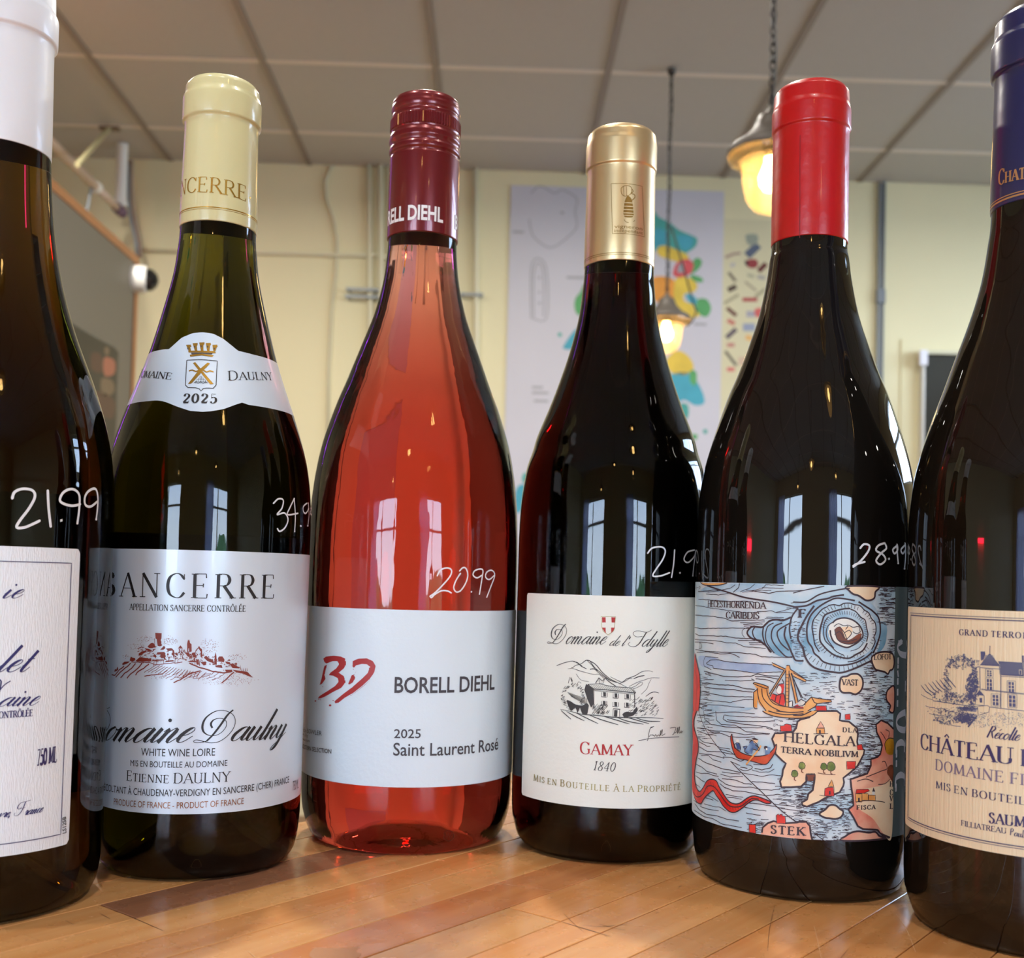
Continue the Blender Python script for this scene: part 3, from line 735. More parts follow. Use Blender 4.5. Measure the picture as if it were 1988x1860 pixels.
fc("320,260 410,255 430,300 400,350 340,350 315,300", (150, 156, 140), 1); fc("325,490 400,480 430,520 400,560 340,555 320,520", (150, 56, 58), 1); fc("400,930 460,925 470,990 430,1010 395,980", (206, 96, 90), 1)
fc("310,490 335,500 335,540 310,530", (60, 40, 48), 2)
for p in t.children: pass
pr.build('coloured_strokes', t)

# ------------------------------------------------------------------ unseen shelving added to put dark bands into the glass
M_shelf = mat('dark_walnut', srgb(62, 42, 32), .4, var=.2, vscale=12); M_box = mat('wine_box', srgb(150, 104, 66), .6)
def shelving(x0, x1, y0, y1, z1, label):
    t = empty('shelving_unit', rm((x0 + x1) / 2, (y0 + y1) / 2, FLOOR_Z), label, 'shelf')
    for x in (x0, x1 - .03): rbox('side_panel', x, x + .03, y0, y1, FLOOR_Z, z1, M_shelf, t)
    rbox('back_panel', x0 + .03, x1 - .03, y1 - .01, y1, FLOOR_Z, z1, M_shelf, t)
    n = int((z1 - FLOOR_Z) / .38)
    for q in range(n + 1): z = FLOOR_Z + .02 + (z1 - FLOOR_Z - .05) * q / n; rbox('shelf_board', x0 + .03, x1 - .03, y0, y1 - .01, z, z + .03, M_shelf, t)
shelving(2.35, 3.3, 4.3, 4.72, 1.0, 'dark walnut shelving out of sight on the right, seen only through the glass'); shelving(-3.5, -2.6, 3.2, 3.6, .8, 'dark walnut shelving behind the partition, seen only through the glass')
# ------------------------------------------------------------------ pendant lamps
M_hood = mat('hood_metal', srgb(78, 72, 66), .55, metal=.2)
M_bulb = mat('bulb_glow', (1, .8, .5, 1), .4, emis=(1, .66, .3, 1), es=32)
M_shade = bpy.data.materials.new('ribbed_amber_glass'); M_shade.use_nodes = True
t_ = M_shade.node_tree; t_.nodes.clear(); o_ = N(t_, 'ShaderNodeOutputMaterial')
tr = N(t_, 'ShaderNodeBsdfTranslucent'); tr.inputs[0].default_value = (.9, .68, .36, 1)
tp = N(t_, 'ShaderNodeBsdfTransparent'); tp.inputs[0].default_value = (1, .92, .68, 1)
gl = N(t_, 'ShaderNodeBsdfGlossy'); gl.inputs['Roughness'].default_value = .15
wv = N(t_, 'ShaderNodeTexWave'); wv.inputs['Scale'].default_value = 40; wv.bands_direction = 'Z'; tcn = N(t_, 'ShaderNodeTexCoord'); t_.links.new(tcn.outputs['Object'], wv.inputs[0])
bp = N(t_, 'ShaderNodeBump'); bp.inputs['Strength'].default_value = .6; bp.inputs['Distance'].default_value = .002; t_.links.new(wv.outputs[1], bp.inputs['Height'])
for q in (tr, gl): t_.links.new(bp.outputs[0], q.inputs['Normal'])
a_ = N(t_, 'ShaderNodeMixShader'); a_.inputs[0].default_value = .74; b_ = N(t_, 'ShaderNodeMixShader'); b_.inputs[0].default_value = .08
t_.links.new(tr.outputs[0], a_.inputs[1]); t_.links.new(tp.outputs[0], a_.inputs[2]); t_.links.new(a_.outputs[0], b_.inputs[1]); t_.links.new(gl.outputs[0], b_.inputs[2]); t_.links.new(b_.outputs[0], o_.inputs[0])
# one chain link
lb = MB(); lb.tube([(.006 * math.cos(a) * (1 if abs(math.sin(a)) < .99 else 1), 0, .0105 * math.sin(a)) for a in [2 * PI * q / 14 for q in range(14)]], .0019, 6, closed=True)
_l = lb.build('chain_link', M_black, None, True); link_me = _l.data; bpy.data.objects.remove(_l)
def pendant(x, y, zrim, label, chain=True, full=True):
    t = empty('pendant_lamp', (x, y, zrim), label, 'lamp', 'pendant lamps')
    c = (x, y, zrim); A = lambda name, prof, m, **k: (lambda mb: (mb.lathe(prof, c, 48, **k), mb.build(name, m, t, True))[1])(MB())
    A('hood', [(-.002, .083), (.006, .086), (.014, .08), (.03, .055), (.05, .036), (.062, .03), (.075, .026), (.082, .012), (.09, .009), (.1, 0)], M_hood)
    A('shade', [(-.118, 0), (-.117, .012), (-.108, .032), (-.09, .046), (-.06, .053), (-.025, .056), (-.014, .062), (-.012, .08), (-.006, .084), (-.002, .082)], M_shade)
    A('bulb', [(-.075, 0), (-.071, .013), (-.06, .021), (-.045, .023), (-.03, .017), (-.016, .012), (-.005, .012)], M_bulb)
    A('socket', [(-.008, .015), (.02, .017), (.06, .017), (.061, 0)], M_black)
    A('canopy', [(CEIL - .02 - zrim, .012), (CEIL - .012 - zrim, .014), (CEIL - .003 - zrim, .016)], M_hood)
    z = zrim + .1
    if chain:
        k = 0
        while z < CEIL - .02:
            o = bpy.data.objects.new('chain_link', link_me); sc.collection.objects.link(o); o.parent = t
            o.matrix_parent_inverse = Matrix.Translation((-x, -y, -zrim))
            o.matrix_basis = Matrix.Translation((x, y, z + .008)) @ Matrix.Rotation(k * PI / 2 + .4, 4, 'Z'); z += .0172; k += 1
        P = [(x + .006 * math.sin(q * .7), y + .006 * math.cos(q * .7), zrim + .1 + (CEIL - zrim - .12) * q / 24) for q in range(25)]
        mb = MB(); mb.tube(P, .0022, 6); mb.build('flex_cord', M_black, t, True)
    else:
        mb = MB(); mb.tube([(x, y, z), (x, y, CEIL - .02)], .005, 6); mb.build('chain', M_black, t)
    return t
pB = on_z(1304, 133, CEIL); zB = (on_room_y(1298, 622, room_xy(pB).y)).z
lampB = pendant(pB.x, pB.y, zB, 'small lit pendant lamp on a chain, farther back beside the gold-capped bottle')
pa = on_room_y(1497, 300, 2.1); pendant(pa.x, pa.y, pa.z, 'nearer lit pendant lamp on a chain, half hidden by the red capsule')
# loose cable swagged beside the far lamp
yb = room_xy(pB).y
mb = MB(); mb.tube([on_room_y(px_, py_, yb - .02) for px_, py_ in ((1303, 440), (1315, 480), (1330, 530), (1345, 585), (1352, 605), (1345, 622), (1335, 632))], .003, 6)
mb.build('loose_cable', M_black, lampB, True)
for n, (x, y, z) in enumerate(((-.15, -1.2, 1.0), (.75, -1.8, 1.1), (-1.0, -2.2, 1.05), (.35, -.35, .95))):
    p = rm(x, y); pendant(p.x, p.y, z, ['lit pendant lamp behind the camera, mirrored in the bottle necks', 'lit pendant lamp behind the camera on the right, mirrored in the bottles', 'lit pendant lamp behind the camera on the left, mirrored in the bottles', 'lit pendant lamp just above the camera, mirrored high in the bottles'][n], chain=False)
# warm fill lights added under the ceiling to brighten counter and far wall
M_dl = mat('downlight_glow', (1, .9, .75, 1), .4, emis=(1, .84, .62, 1), es=60)
for n, (x, y) in enumerate(((-.75, .1), (.05, -.55), (.8, .1), (-.1, 1.35), (-1.4, 2.9), (1.9, 2.7), (.25, 3.15))):
    p = rm(x, y); t = empty('downlight', (p.x, p.y, CEIL - .003), ['recessed warm ceiling downlight above the left bottles', 'recessed warm ceiling downlight above the camera', 'recessed warm ceiling downlight above the right bottles', 'recessed warm ceiling downlight behind the rose bottle', 'recessed warm ceiling downlight near the left far corner', 'recessed warm ceiling downlight near the right far corner', 'recessed warm ceiling downlight in the middle, before the far wall'][n], 'lamp', 'recessed downlights')
    mb = MB(); mb.lathe([(0, .05), (-.004, .062), (0, .07)], (p.x, p.y, CEIL - .003), 32); mb.build('trim_ring', M_white, t, True)
    ld = bpy.data.lights.new('downlight_lamp', 'AREA'); ld.shape = 'DISK'; ld.size = .1; ld.energy = (4.5, 5, 4, 14, 40, 20, 15)[n]; ld.color = (1, .95, .88) if n < 3 else (1, .94, .84); ld.spread = 2.4 if n < 4 else 3.0
    o = bpy.data.objects.new('downlight_lamp', ld); sc.collection.objects.link(o); o.location = (p.x, p.y, CEIL - .006)
# coloured light signs off to the left, mirrored as purple and red streaks
M_neon = mat('neon_purple', (.3, .02, .6, 1), .4, emis=(.45, .03, 1, 1), es=8)
mb = MB(); mb.tube([rm(PX + .025, 1.7, .5), rm(PX + .025, 1.7, 1.1)], .011, 8)
tag(mb.build('neon_sign', M_neon), 'purple neon tube on the near end of the taupe partition, mirrored in the bottle shoulders', 'sign')
M_led = mat('led_red', (.8, .01, .02, 1), .4, emis=(1, .02, .05, 1), es=25)
mb = MB(); mb.box(XL + .01, XL + .03, -.9, -.55, .3, .42, M=ROOM_M); mb.box(XL + .01, XL + .03, 1.6, 1.75, .35, .6, M=ROOM_M)
tag(mb.build('red_led_sign', M_led), 'red LED sign on the left wall, mirrored as red streaks in the glass', 'sign')

# ------------------------------------------------------------------ counter of wooden strips
ANG = math.radians(51.3); ta, tn = Vector((math.cos(ANG), math.sin(ANG), 0)), Vector((-math.sin(ANG), math.cos(ANG), 0))
def wood(name, c0, c1, seed):
    m = bpy.data.materials.new(name); m.use_nodes = True; t = m.node_tree; b = t.nodes['Principled BSDF']
    oi = N(t, 'ShaderNodeObjectInfo'); tcn = N(t, 'ShaderNodeTexCoord'); mp = N(t, 'ShaderNodeMapping'); mp.inputs['Rotation'].default_value = (0, 0, -ANG)
    mp2 = N(t, 'ShaderNodeMapping'); mp2.inputs['Scale'].default_value = (7, 150, 60)
    ad = N(t, 'ShaderNodeVectorMath'); ad.operation = 'ADD'; cb = N(t, 'ShaderNodeCombineXYZ')
    ml = N(t, 'ShaderNodeMath'); ml.operation = 'MULTIPLY'; ml.inputs[1].default_value = 40
    t.links.new(oi.outputs['Random'], ml.inputs[0]); t.links.new(ml.outputs[0], cb.inputs[2]); t.links.new(ml.outputs[0], cb.inputs[0])
    t.links.new(tcn.outputs['Object'], mp.inputs[0]); t.links.new(mp.outputs[0], mp2.inputs[0]); t.links.new(mp2.outputs[0], ad.inputs[0]); t.links.new(cb.outputs[0], ad.inputs[1])
    nz = N(t, 'ShaderNodeTexNoise'); nz.inputs['Scale'].default_value = 1; nz.inputs['Detail'].default_value = 8; nz.inputs['Roughness'].default_value = .6; nz.inputs['Distortion'].default_value = .4
    t.links.new(ad.outputs[0], nz.inputs[0])
    r = N(t, 'ShaderNodeValToRGB'); r.color_ramp.elements[0].position = .3; r.color_ramp.elements[0].color = c0; r.color_ramp.elements[1].position = .68; r.color_ramp.elements[1].color = c1
    t.links.new(nz.outputs[0], r.inputs[0])
    hs = N(t, 'ShaderNodeHueSaturation'); mr = N(t, 'ShaderNodeMapRange'); mr.inputs[3].default_value = .9; mr.inputs[4].default_value = 1.07
    t.links.new(oi.outputs['Random'], mr.inputs[0]); t.links.new(mr.outputs[0], hs.inputs['Value']); t.links.new(r.outputs[0], hs.inputs['Color'])
    # worn, greyed patches
    n2 = N(t, 'ShaderNodeTexNoise'); n2.inputs['Scale'].default_value = 22; n2.inputs['Detail'].default_value = 7; t.links.new(tcn.outputs['Object'], n2.inputs[0])
    r2 = N(t, 'ShaderNodeValToRGB'); r2.color_ramp.elements[0].position = .55; r2.color_ramp.elements[0].color = (0, 0, 0, 1); r2.color_ramp.elements[1].position = .78; r2.color_ramp.elements[1].color = (.4, .4, .4, 1)
    t.links.new(n2.outputs[0], r2.inputs[0]); mx = N(t, 'ShaderNodeMixRGB'); mx.inputs[2].default_value = srgb(180, 132, 98)
    t.links.new(r2.outputs[0], mx.inputs[0]); t.links.new(hs.outputs[0], mx.inputs[1]); t.links.new(mx.outputs[0], b.inputs['Base Color'])
    n3 = N(t, 'ShaderNodeTexNoise'); n3.inputs['Scale'].default_value = 90; n3.inputs['Detail'].default_value = 5; t.links.new(tcn.outputs['Object'], n3.inputs[0])
    r3 = N(t, 'ShaderNodeMapRange'); r3.inputs[1].default_value = .3; r3.inputs[2].default_value = .7; r3.inputs[3].default_value = .17; r3.inputs[4].default_value = .34
    t.links.new(n3.outputs[0], r3.inputs[0]); t.links.new(r3.outputs[0], b.inputs['Roughness'])
    bp = N(t, 'ShaderNodeBump'); bp.inputs['Strength'].default_value = .12; bp.inputs['Distance'].default_value = .0006
    ad2 = N(t, 'ShaderNodeMath'); t.links.new(nz.outputs[0], ad2.inputs[0]); t.links.new(n3.outputs[0], ad2.inputs[1]); t.links.new(ad2.outputs[0], bp.inputs['Height'])
    t.links.new(bp.outputs[0], b.inputs['Normal']); b.inputs['Specular IOR Level'].default_value = .5
    return m
W1 = wood('honey_maple', srgb(196, 130, 72), srgb(214, 154, 96), 1); W2 = wood('reddish_maple', srgb(178, 110, 62), srgb(200, 134, 80), 2)
W3 = wood('grey_brown_strip', srgb(134, 90, 66), srgb(164, 112, 80), 3); W4 = wood('pale_maple', srgb(200, 138, 80), srgb(216, 162, 104), 4)
counter = empty('counter', (0, .1, 0), 'honey coloured wooden strip counter under the row of bottles', 'counter')
edges = [.1, .1185, .1375, .152, .1685, .1824, .2015, .2205, .2375, .2525, .2704, .289, .309, .330]
n_ = .1
while n_ > -.42: n_ -= .019; edges.insert(0, n_)
def strip(n0, n1, t0, t1, m):
    g = .00018; b = MB(); z = random.uniform(-.00008, .00004)
    P = [ta * a + tn * c for a, c in ((t0 + g, n0 + g), (t1 - g, n0 + g), (t1 - g, n1 - g), (t0 + g, n1 - g))]
    e = .0002; Q = [ta * a + tn * c for a, c in ((t0 + g + e, n0 + g + e), (t1 - g - e, n0 + g + e), (t1 - g - e, n1 - g - e), (t0 + g + e, n1 - g - e))]
    v = [p + Vector((0, 0, -.035)) for p in P] + [p + Vector((0, 0, z - e)) for p in P] + [p + Vector((0, 0, z)) for p in Q]
    b.add(v, [(8, 9, 10, 11)] + [(4 + i, 4 + (i + 1) % 4, 8 + (i + 1) % 4, 8 + i) for i in range(4)] + [(i, (i + 1) % 4, 4 + (i + 1) % 4, 4 + i) for i in range(4)] + [(3, 2, 1, 0)])
    b.build('plank', m, counter)
tt = lambda x, y: ta.x * x + ta.y * y
for i, (n0, n1) in enumerate(zip(edges, edges[1:])):
    cuts = [-1.0, -.45 + random.uniform(-.2, .2), random.uniform(.45, .7), 1.15]; ms = [random.choice((W1, W4, W1)) for _ in cuts]
    if abs(n0 - .2704) < 1e-4: c = tt(-.1044, .3076); cuts = [-1.0, -.3, c, c + .1, .8, 1.15]; ms = [W1, W4, W3, W1, W1]
    if abs(n0 - .2015) < 1e-4: ms = [W2] * 4
    if abs(n0 - .1824) < 1e-4: c = tt(.0168, .3123); cuts = [-1.0, -.2, c, .8, 1.15]; ms = [W1, W4, W1, W1]
    if abs(n0 - .289) < 1e-4: ms = [W4] * 4
    for k in range(len(cuts) - 1): strip(n0, n1, cuts[k], cuts[k + 1], ms[k])
b = MB(); v = []
P = [ta * a + tn * c for a, c in ((-.95, -.4), (1.1, -.4), (1.1, .315), (-.95, .315))]
b.add([p + Vector((0, 0, FLOOR_Z)) for p in P] + [p + Vector((0, 0, -.0352)) for p in P], [(3, 2, 1, 0), (4, 5, 6, 7)] + [(i, (i + 1) % 4, 4 + (i + 1) % 4, 4 + i) for i in range(4)])
b.build('counter_base', mat('base_paint', srgb(90, 80, 70), .6), counter)
# scratches and stains in the varnish
pr = Print(Top(), [], .00007); M_scr = mat('scratch_pale', srgb(226, 186, 140), .5); M_scd = mat('scratch_dark', srgb(96, 56, 34), .6); M_st = mat('worn_stain', srgb(176, 124, 84), .5)
Z3 = (900, 1640, 3.976); Z1 = (0, 1640, 3.976); Z2 = (450, 1640, 3.976); Z4 = (1300, 1640, 2.89)
for q, z_, m, w_ in (("0,270 200,290 450,325 700,358", Z3, M_scr, 1.1), ("750,595 900,640 1050,685 1140,715", Z3, M_scd, 2), ("890,625 1100,632 1300,608", Z3, M_scd, 1), ("1050,615 1180,650 1250,662", Z3, M_scd, 1.2), ("770,530 840,600 930,680", Z3, M_scd, .8), ("1000,555 1130,610 1262,668", Z1, M_scd, 1.6),
                     ("770,530 850,575", Z1, M_scd, 1), ("500,585 570,620", Z1, M_scd, .8), ("120,820 180,870", Z2, M_scr, 1.2), ("1270,390 1330,480 1380,605", Z4, M_scr, 1.1), ("810,455 830,540 850,636", Z4, M_scr, .9), ("590,340 560,480 550,600", Z4, M_scd, .7), ("1300,750 1400,800", Z1, M_scr, 1), ("700,870 830,780 1000,590", Z4, M_scd, .9)):
    pr.line(pts(q, z_), w_, m, 1, True, taper=True)
pr.fill(pts("600,860 640,800 740,800 860,800 980,790 960,830 1000,850 900,900 700,900", Z2), M_st, 0, True)
for _ in range(60):
    x, y = random.uniform(40, 1950), random.uniform(1700, 1858); L_ = random.uniform(2, 7)
    pr.line([(x, y), (x + L_, y - L_ * .35)], random.uniform(.5, 1.1), random.choice((M_scd, M_scr, M_scd)), 1, False)
tag(pr.build('varnish_wear', counter), kind='stuff')
# ------------------------------------------------------------------ bottles
PUNT = [(.019, 0), (.0175, .006), (.011, .0125), (.0035, .020), (.0012, .0235)]
BOT = {
 'a': dict(X=-.1564, D=.3224, p=[(.0, .0285), (.0002, .0322), (.0029, .0343), (.008, .0354), (.019, .0358), (.06, .0359), (.112, .0359), (.1215, .0356), (.1295, .0348), (.137, .0334), (.144, .0316), (.1525, .0288), (.161, .0255), (.168, .0229), (.176, .0204), (.186, .0179), (.198, .0159), (.21, .0147), (.225, .0139), (.25, .0135)]),
 'b': dict(X=-.1043, D=.3726, p=[(.0, .0275), (.0003, .030), (.0033, .0322), (.0075, .0332), (.0119, .0337), (.0206, .034), (.06, .0341), (.1, .0345), (.112, .0346), (.1215, .0343), (.13, .0334), (.138, .0318), (.1476, .0289), (.1565, .0258), (.1648, .0229), (.1737, .0202), (.1866, .0169), (.1976, .0144), (.206, .0133), (.2141, .0127), (.24, .0122)]),
 'c': dict(X=-.0375, D=.4156, p=[(.0, .0305), (.0003, .0345), (.0035, .0368), (.008, .0383), (.013, .0392), (.022, .0396), (.06, .0397), (.1016, .0398), (.1178, .0394), (.1274, .0387), (.1379, .0373), (.1481, .0351), (.1608, .031), (.17, .0274), (.1778, .0245), (.1869, .0211), (.1951, .0181), (.2023, .0161), (.21, .0145), (.2175, .0136), (.226, .0131), (.25, .0128)]),
 'd': dict(X=.0378, D=.4074, p=[(.0, .027), (.0003, .0308), (.003, .0332), (.0054, .034), (.0088, .0349), (.0126, .0354), (.03, .0356), (.07, .0354), (.1016, .0353), (.1143, .0352), (.124, .0348), (.1315, .0340), (.1388, .0328), (.1446, .0309), (.1507, .0292), (.1618, .0248), (.1731, .0208), (.1844, .0174), (.1962, .0147), (.206, .0136), (.2147, .0130), (.24, .0126)]),
 'e': dict(X=.0992, D=.3690, p=[(.0, .029), (.0003, .0322), (.0025, .0335), (.0064, .0347), (.012, .0354), (.0206, .0358), (.06, .036), (.1, .0361), (.115, .0359), (.126, .0354), (.1348, .0341), (.1431, .0321), (.1528, .0291), (.1613, .0262), (.1687, .0232), (.1786, .0197), (.1885, .0166), (.1997, .0143), (.208, .0132), (.2134, .0125), (.24, .0122)]),
 'f': dict(X=.1545, D=.3193, p=[(.0, .029), (.0003, .0326), (.0043, .0344), (.0075, .0354), (.0115, .0359), (.03, .036), (.1, .036), (.1133, .0359), (.1215, .0354), (.1309, .0342), (.1402, .0319), (.1485, .0293), (.1572, .0263), (.1659, .0234), (.1741, .0205), (.1821, .018), (.1897, .0161), (.2, .0145), (.2099, .0136), (.24, .0130)]),
}
M_glass = {
 'a': glassy('amber_bottle_glass', (56, 80, 150), rip=.03), 'b': glassy('olive_bottle_glass', (82, 86, 170)), 'c': glassy('rose_wine_glass', (6.5, 40, 46), rip=.09),
 'd': glassy('dark_red_wine_glass', (200, 480, 540)), 'e': darkglass('black_bottle_glass', (.006, .005, .004, 1)), 'f': darkglass('black_brown_bottle_glass', (.007, .005, .003, 1))}
LBL = {
 'a': ('green glass wine bottle with plain white capsule, leftmost of the row', 'bottle'),
 'b': ('olive glass wine bottle with cream capsule and white label reading SANCERRE', 'bottle'),
 'c': ('clear bottle of pink rose wine with dark red screw cap', 'bottle'),
 'd': ('dark red wine bottle with gold capsule and cream label reading GAMAY', 'bottle'),
 'e': ('black wine bottle with bright red capsule and illustrated sea map label', 'bottle'),
 'f': ('dark wine bottle with navy blue capsule and cream chateau label, rightmost', 'bottle')}
B = {}
for k, d in BOT.items():
    PU = [(.0075, 0), (.0068, .010), (.0035, .019), (.0012, .025)] if k == 'c' else PUNT
    t = empty('wine_bottle', (d['X'], d['D'], 0), LBL[k][0], LBL[k][1], 'wine bottles on the counter')
    prof = spline(d['p'], .0012)
    ztop = prof[-1][0]; full = PU + prof + [(ztop + .008, prof[-1][1] * .8), (ztop + .008, 0)]
    mb = MB(); mb.lathe([(z + .00015, r) for z, r in full], (d['X'], d['D'], 0), 160)
    g = mb.build('glass_body', M_glass[k], t, True)
    B[k] = dict(t=t, prof=[(z, r) for z, r in prof], S=Round(d['X'], d['D'], prof, max(r for z, r in prof)), g=g, X=d['X'], D=d['D'])
def lathe_part(k, name, prof, m, n=96, parent=None, ripple=None):
    mb = MB(); mb.lathe(prof, (B[k]['X'], B[k]['D'], 0), n, ripple=ripple); return mb.build(name, m, parent or B[k]['t'], True)
def rnd(P, e=.0006):                # soften the corners of a profile
    out = [P[0]]
    for a, p, c in zip(P, P[1:], P[2:]):
        la = math.hypot(p[0] - a[0], p[1] - a[1]); lc = math.hypot(c[0] - p[0], c[1] - p[1]); ea, ec = min(e, la * .45), min(e, lc * .45)
        q0 = (p[0] + (a[0] - p[0]) * ea / la, p[1] + (a[1] - p[1]) * ea / la); q1 = (p[0] + (c[0] - p[0]) * ec / lc, p[1] + (c[1] - p[1]) * ec / lc)
        for t in (0, .33, .67, 1): out.append(tuple((1 - t) ** 2 * q0[i] + 2 * t * (1 - t) * p[i] + t * t * q1[i] for i in (0, 1)))
    return out + [P[-1]]
CAPS = {}
def capsule(k, z0, r0, zl, rl, rr, zh, rt, zt, m, name='capsule', wob=.004):
    """z0,r0 lower hem; ring from zl to zh with radius rr; top part rt up to zt"""
    P = [(z0, r0 - .0006), (z0, r0), (z0 + .008, r0), (zl - .004, rl), (zl - .0003, rl), (zl + .0003, rr), (zh - .0005, rr), (zh + .0012, rt + .0002), (zt - .0022, rt), (zt - .0006, rt - .0012), (zt, rt - .0035), (zt + .0001, 0)]
    P = rnd(P, .0005); CAPS[k] = P
    ph = random.random() * 6
    rip = lambda i, q: (wob * (math.sin(q * 2 * PI / 96 * 3 + ph + i) * .4 + math.sin(q * 2 * PI / 96 * 5 + ph * 2 + i * .6) * .35)) if P[i][0] > zl - .003 else 0
    o = lathe_part(k, name, P, m, ripple=rip)
    B[k]['C'] = Round(B[k]['X'], B[k]['D'], [(z, r) for z, r in P[1:]], r0)
    return o
C_white = mat('white_foil', srgb(232, 234, 240), .35, bump=.15, bscale=150, coat=.2)
C_cream = mat('cream_foil', srgb(218, 210, 158), .27, bump=.25, bscale=120, coat=.4)
C_burg = mat('burgundy_cap', srgb(112, 18, 26), .28, metal=.35, coat=.5)
C_gold = mat('gold_foil', srgb(222, 196, 148), .34, metal=.8, bump=.06, bscale=90)
C_red = mat('red_foil', srgb(184, 5, 11), .33, bump=.3, bscale=140, coat=.25, var=.12, vscale=60)
C_navy = mat('navy_foil', srgb(30, 36, 84), .3, bump=.15, bscale=120, coat=.4)
capsule('a', .2199, .0142, .2545, .0138, .0148, .2635, .0137, .2725, C_white)
capsule('b', .2141, .0130, .2508, .0124, .0133, .2595, .0124, .2655, C_cream)
capsule('d', .2147, .0132, .2513, .0129, .0134, .2612, .0129, .2668, C_gold)
capsule('e', .2134, .0128, .2520, .0127, .0132, .2596, .0125, .2675, C_red)
capsule('f', .2099, .0139, .2506, .0131, .0142, .2605, .0132, .2690, C_navy)
# screw cap of the rose bottle
P = rnd([(.2258, .0129), (.2258, .0137), (.2569, .0136), (.2574, .0132), (.2580, .0133), (.2588, .0138), (.2604, .0138), (.2612, .0133), (.2620, .0134), (.2632, .0139), (.2650, .0138), (.2664, .0132), (.2672, .0134)], .0004)
lathe_part('c', 'cap_sleeve', P, C_burg); B['c']['C'] = Round(B['c']['X'], B['c']['D'], [(.2258, .0137), (.2569, .0136), (.28, .0136)], .0137)
b = MB(); n = 288; b.lathe([(.2670, .0130), (.2676, .0135), (.2716, .0135), (.2722, .0130)], (B['c']['X'], B['c']['D'], 0), n, ripple=lambda i, q: (.012 if (q // 2) % 2 else -.012) if i in (1, 2) else 0)
b.build('knurled_band', C_burg, B['c']['t'], False)
lathe_part('c', 'cap_top', rnd([(.2720, .0128), (.2722, .0131), (.2734, .0131), (.2740, .0128), (.2747, .0132), (.2762, .0134), (.2776, .0130), (.2784, .0131), (.2800, .0124), (.2808, .0105), (.2806, .0085), (.2806, 0)], .0005), C_burg)

# ------------------------------------------------------------------ paper and inks
def paper(name, col, **k): return mat(name, srgb(*col), k.pop('rough', .5), bump=k.pop('bump', .08), bscale=k.pop('bscale', 700), var=.02, vscale=60, **k)
P_a = paper('linen_paper', (234, 242, 250), bump=.35, bscale=900, stretch=(3, 3, .5)); P_b = mat('satin_silver_paper', srgb(212, 225, 238), .36, metal=.12, coat=.35)
P_c = paper('white_label_paper', (218, 232, 240)); P_d = paper('cream_label_paper', (232, 234, 224))
P_f = paper('laid_cream_paper', (228, 214, 180), bump=.3, bscale=500, stretch=(3, 3, .15))
I_navy = mat('navy_ink', srgb(40, 40, 104), .5); I_blk = mat('black_ink', srgb(30, 28, 32), .5); I_brown = mat('sepia_red_ink', srgb(128, 48, 36), .5)
I_gold = mat('gold_foil_ink', srgb(206, 160, 70), .25, metal=.8); I_mark = mat('white_paint_marker', srgb(232, 236, 240), .5)
I_copper = mat('copper_ink', srgb(150, 98, 66), .3, metal=.5); I_dgrey = mat('charcoal_ink', srgb(62, 58, 64), .5); I_red = mat('brick_red_ink', srgb(176, 36, 36), .5); I_line = mat('drawing_ink', srgb(56, 54, 54), .6)
I_w = mat('white_ink', srgb(236, 232, 232), .5); I_viol = mat('greyed_violet_ink', srgb(124, 112, 138), .5); I_navy2 = mat('print_navy', srgb(52, 46, 96), .5); I_blue = mat('engraving_blue', srgb(78, 84, 122), .6)
I_oliv = mat('olive_gold_ink', srgb(160, 150, 96), .35, metal=.4)

def sheet(k, name, poly, paper_, S=None, off=.00007, R0=None, dz=None, ds=.0007):
    pr = Print(S or B[k]['S'], [paper_], off); pr.fill(poly, paper_, px=False, ds=ds, dz=dz); return pr.build(name, B[k]['t'])
def rrect(s0, s1, z0, z1, r=.0016, corners='ltrb'):
    P = []
    for cx, cz, a in ((s1 - r, z1 - r, 0), (s0 + r, z1 - r, 90), (s0 + r, z0 + r, 180), (s1 - r, z0 + r, 270)):
        for q in range(0, 91, 18): P.append((cx + r * math.cos(math.radians(a + q)), cz + r * math.sin(math.radians(a + q))))
    return P

# ---- a: leftmost bottle, white linen label with navy script
S = B['a']['S']; s1 = (S.uv(158, 1066)[0] + S.uv(130, 1638)[0]) / 2; z1 = S.uv(156, 1066)[1]; z0 = (S.uv(128, 1638)[1] + S.uv(0, 1665)[1]) / 2
lab = sheet('a', 'front_label', rrect(s1 - .105, s1, z0, z1, .0012), P_a)
pr = Print(S, [I_navy])
script(pr, 'ie', (1, 1162), (42, 1161), 14, I_navy, thick=.2, slant=.5, track=.12); script(pr, 'let', (-10, 1305), (52, 1304), 19, I_navy, thick=.2, slant=.55, track=.05)
pr.line([(-12, 1342), (-4, 1322), (2, 1323), (-2, 1345)], 2.4, I_navy); pr.line([(-3, 1343), (8, 1330), (20, 1322)], 1.6, I_navy)
script(pr, 'aine', (-6, 1372), (68, 1369), 14, I_navy, thick=.2)
serif(pr, 'CONTRÔLÉE', (-12, 1395), (63, 1390), 10.5, I_navy, bold=.2, thin=.07); serif(pr, '750 ML', (71, 1487), (109, 1479), 26, I_navy2, bold=.24, thin=.08, ser=.05, track=.08)
script(pr, 'vre,', (-5, 1588), (19, 1585), 7, I_navy, thick=.26, thin=.1); script(pr, 'F', (27, 1584), (46, 1581), 9, I_navy, thick=.2, thin=.08); script(pr, 'rance', (45, 1583), (80, 1576.5), 7, I_navy, thick=.26, thin=.1); sans(pr, 'LS125B', (127.5, 1617), (127, 1585), 7.5, I_blk, weight=.02, turn=True)
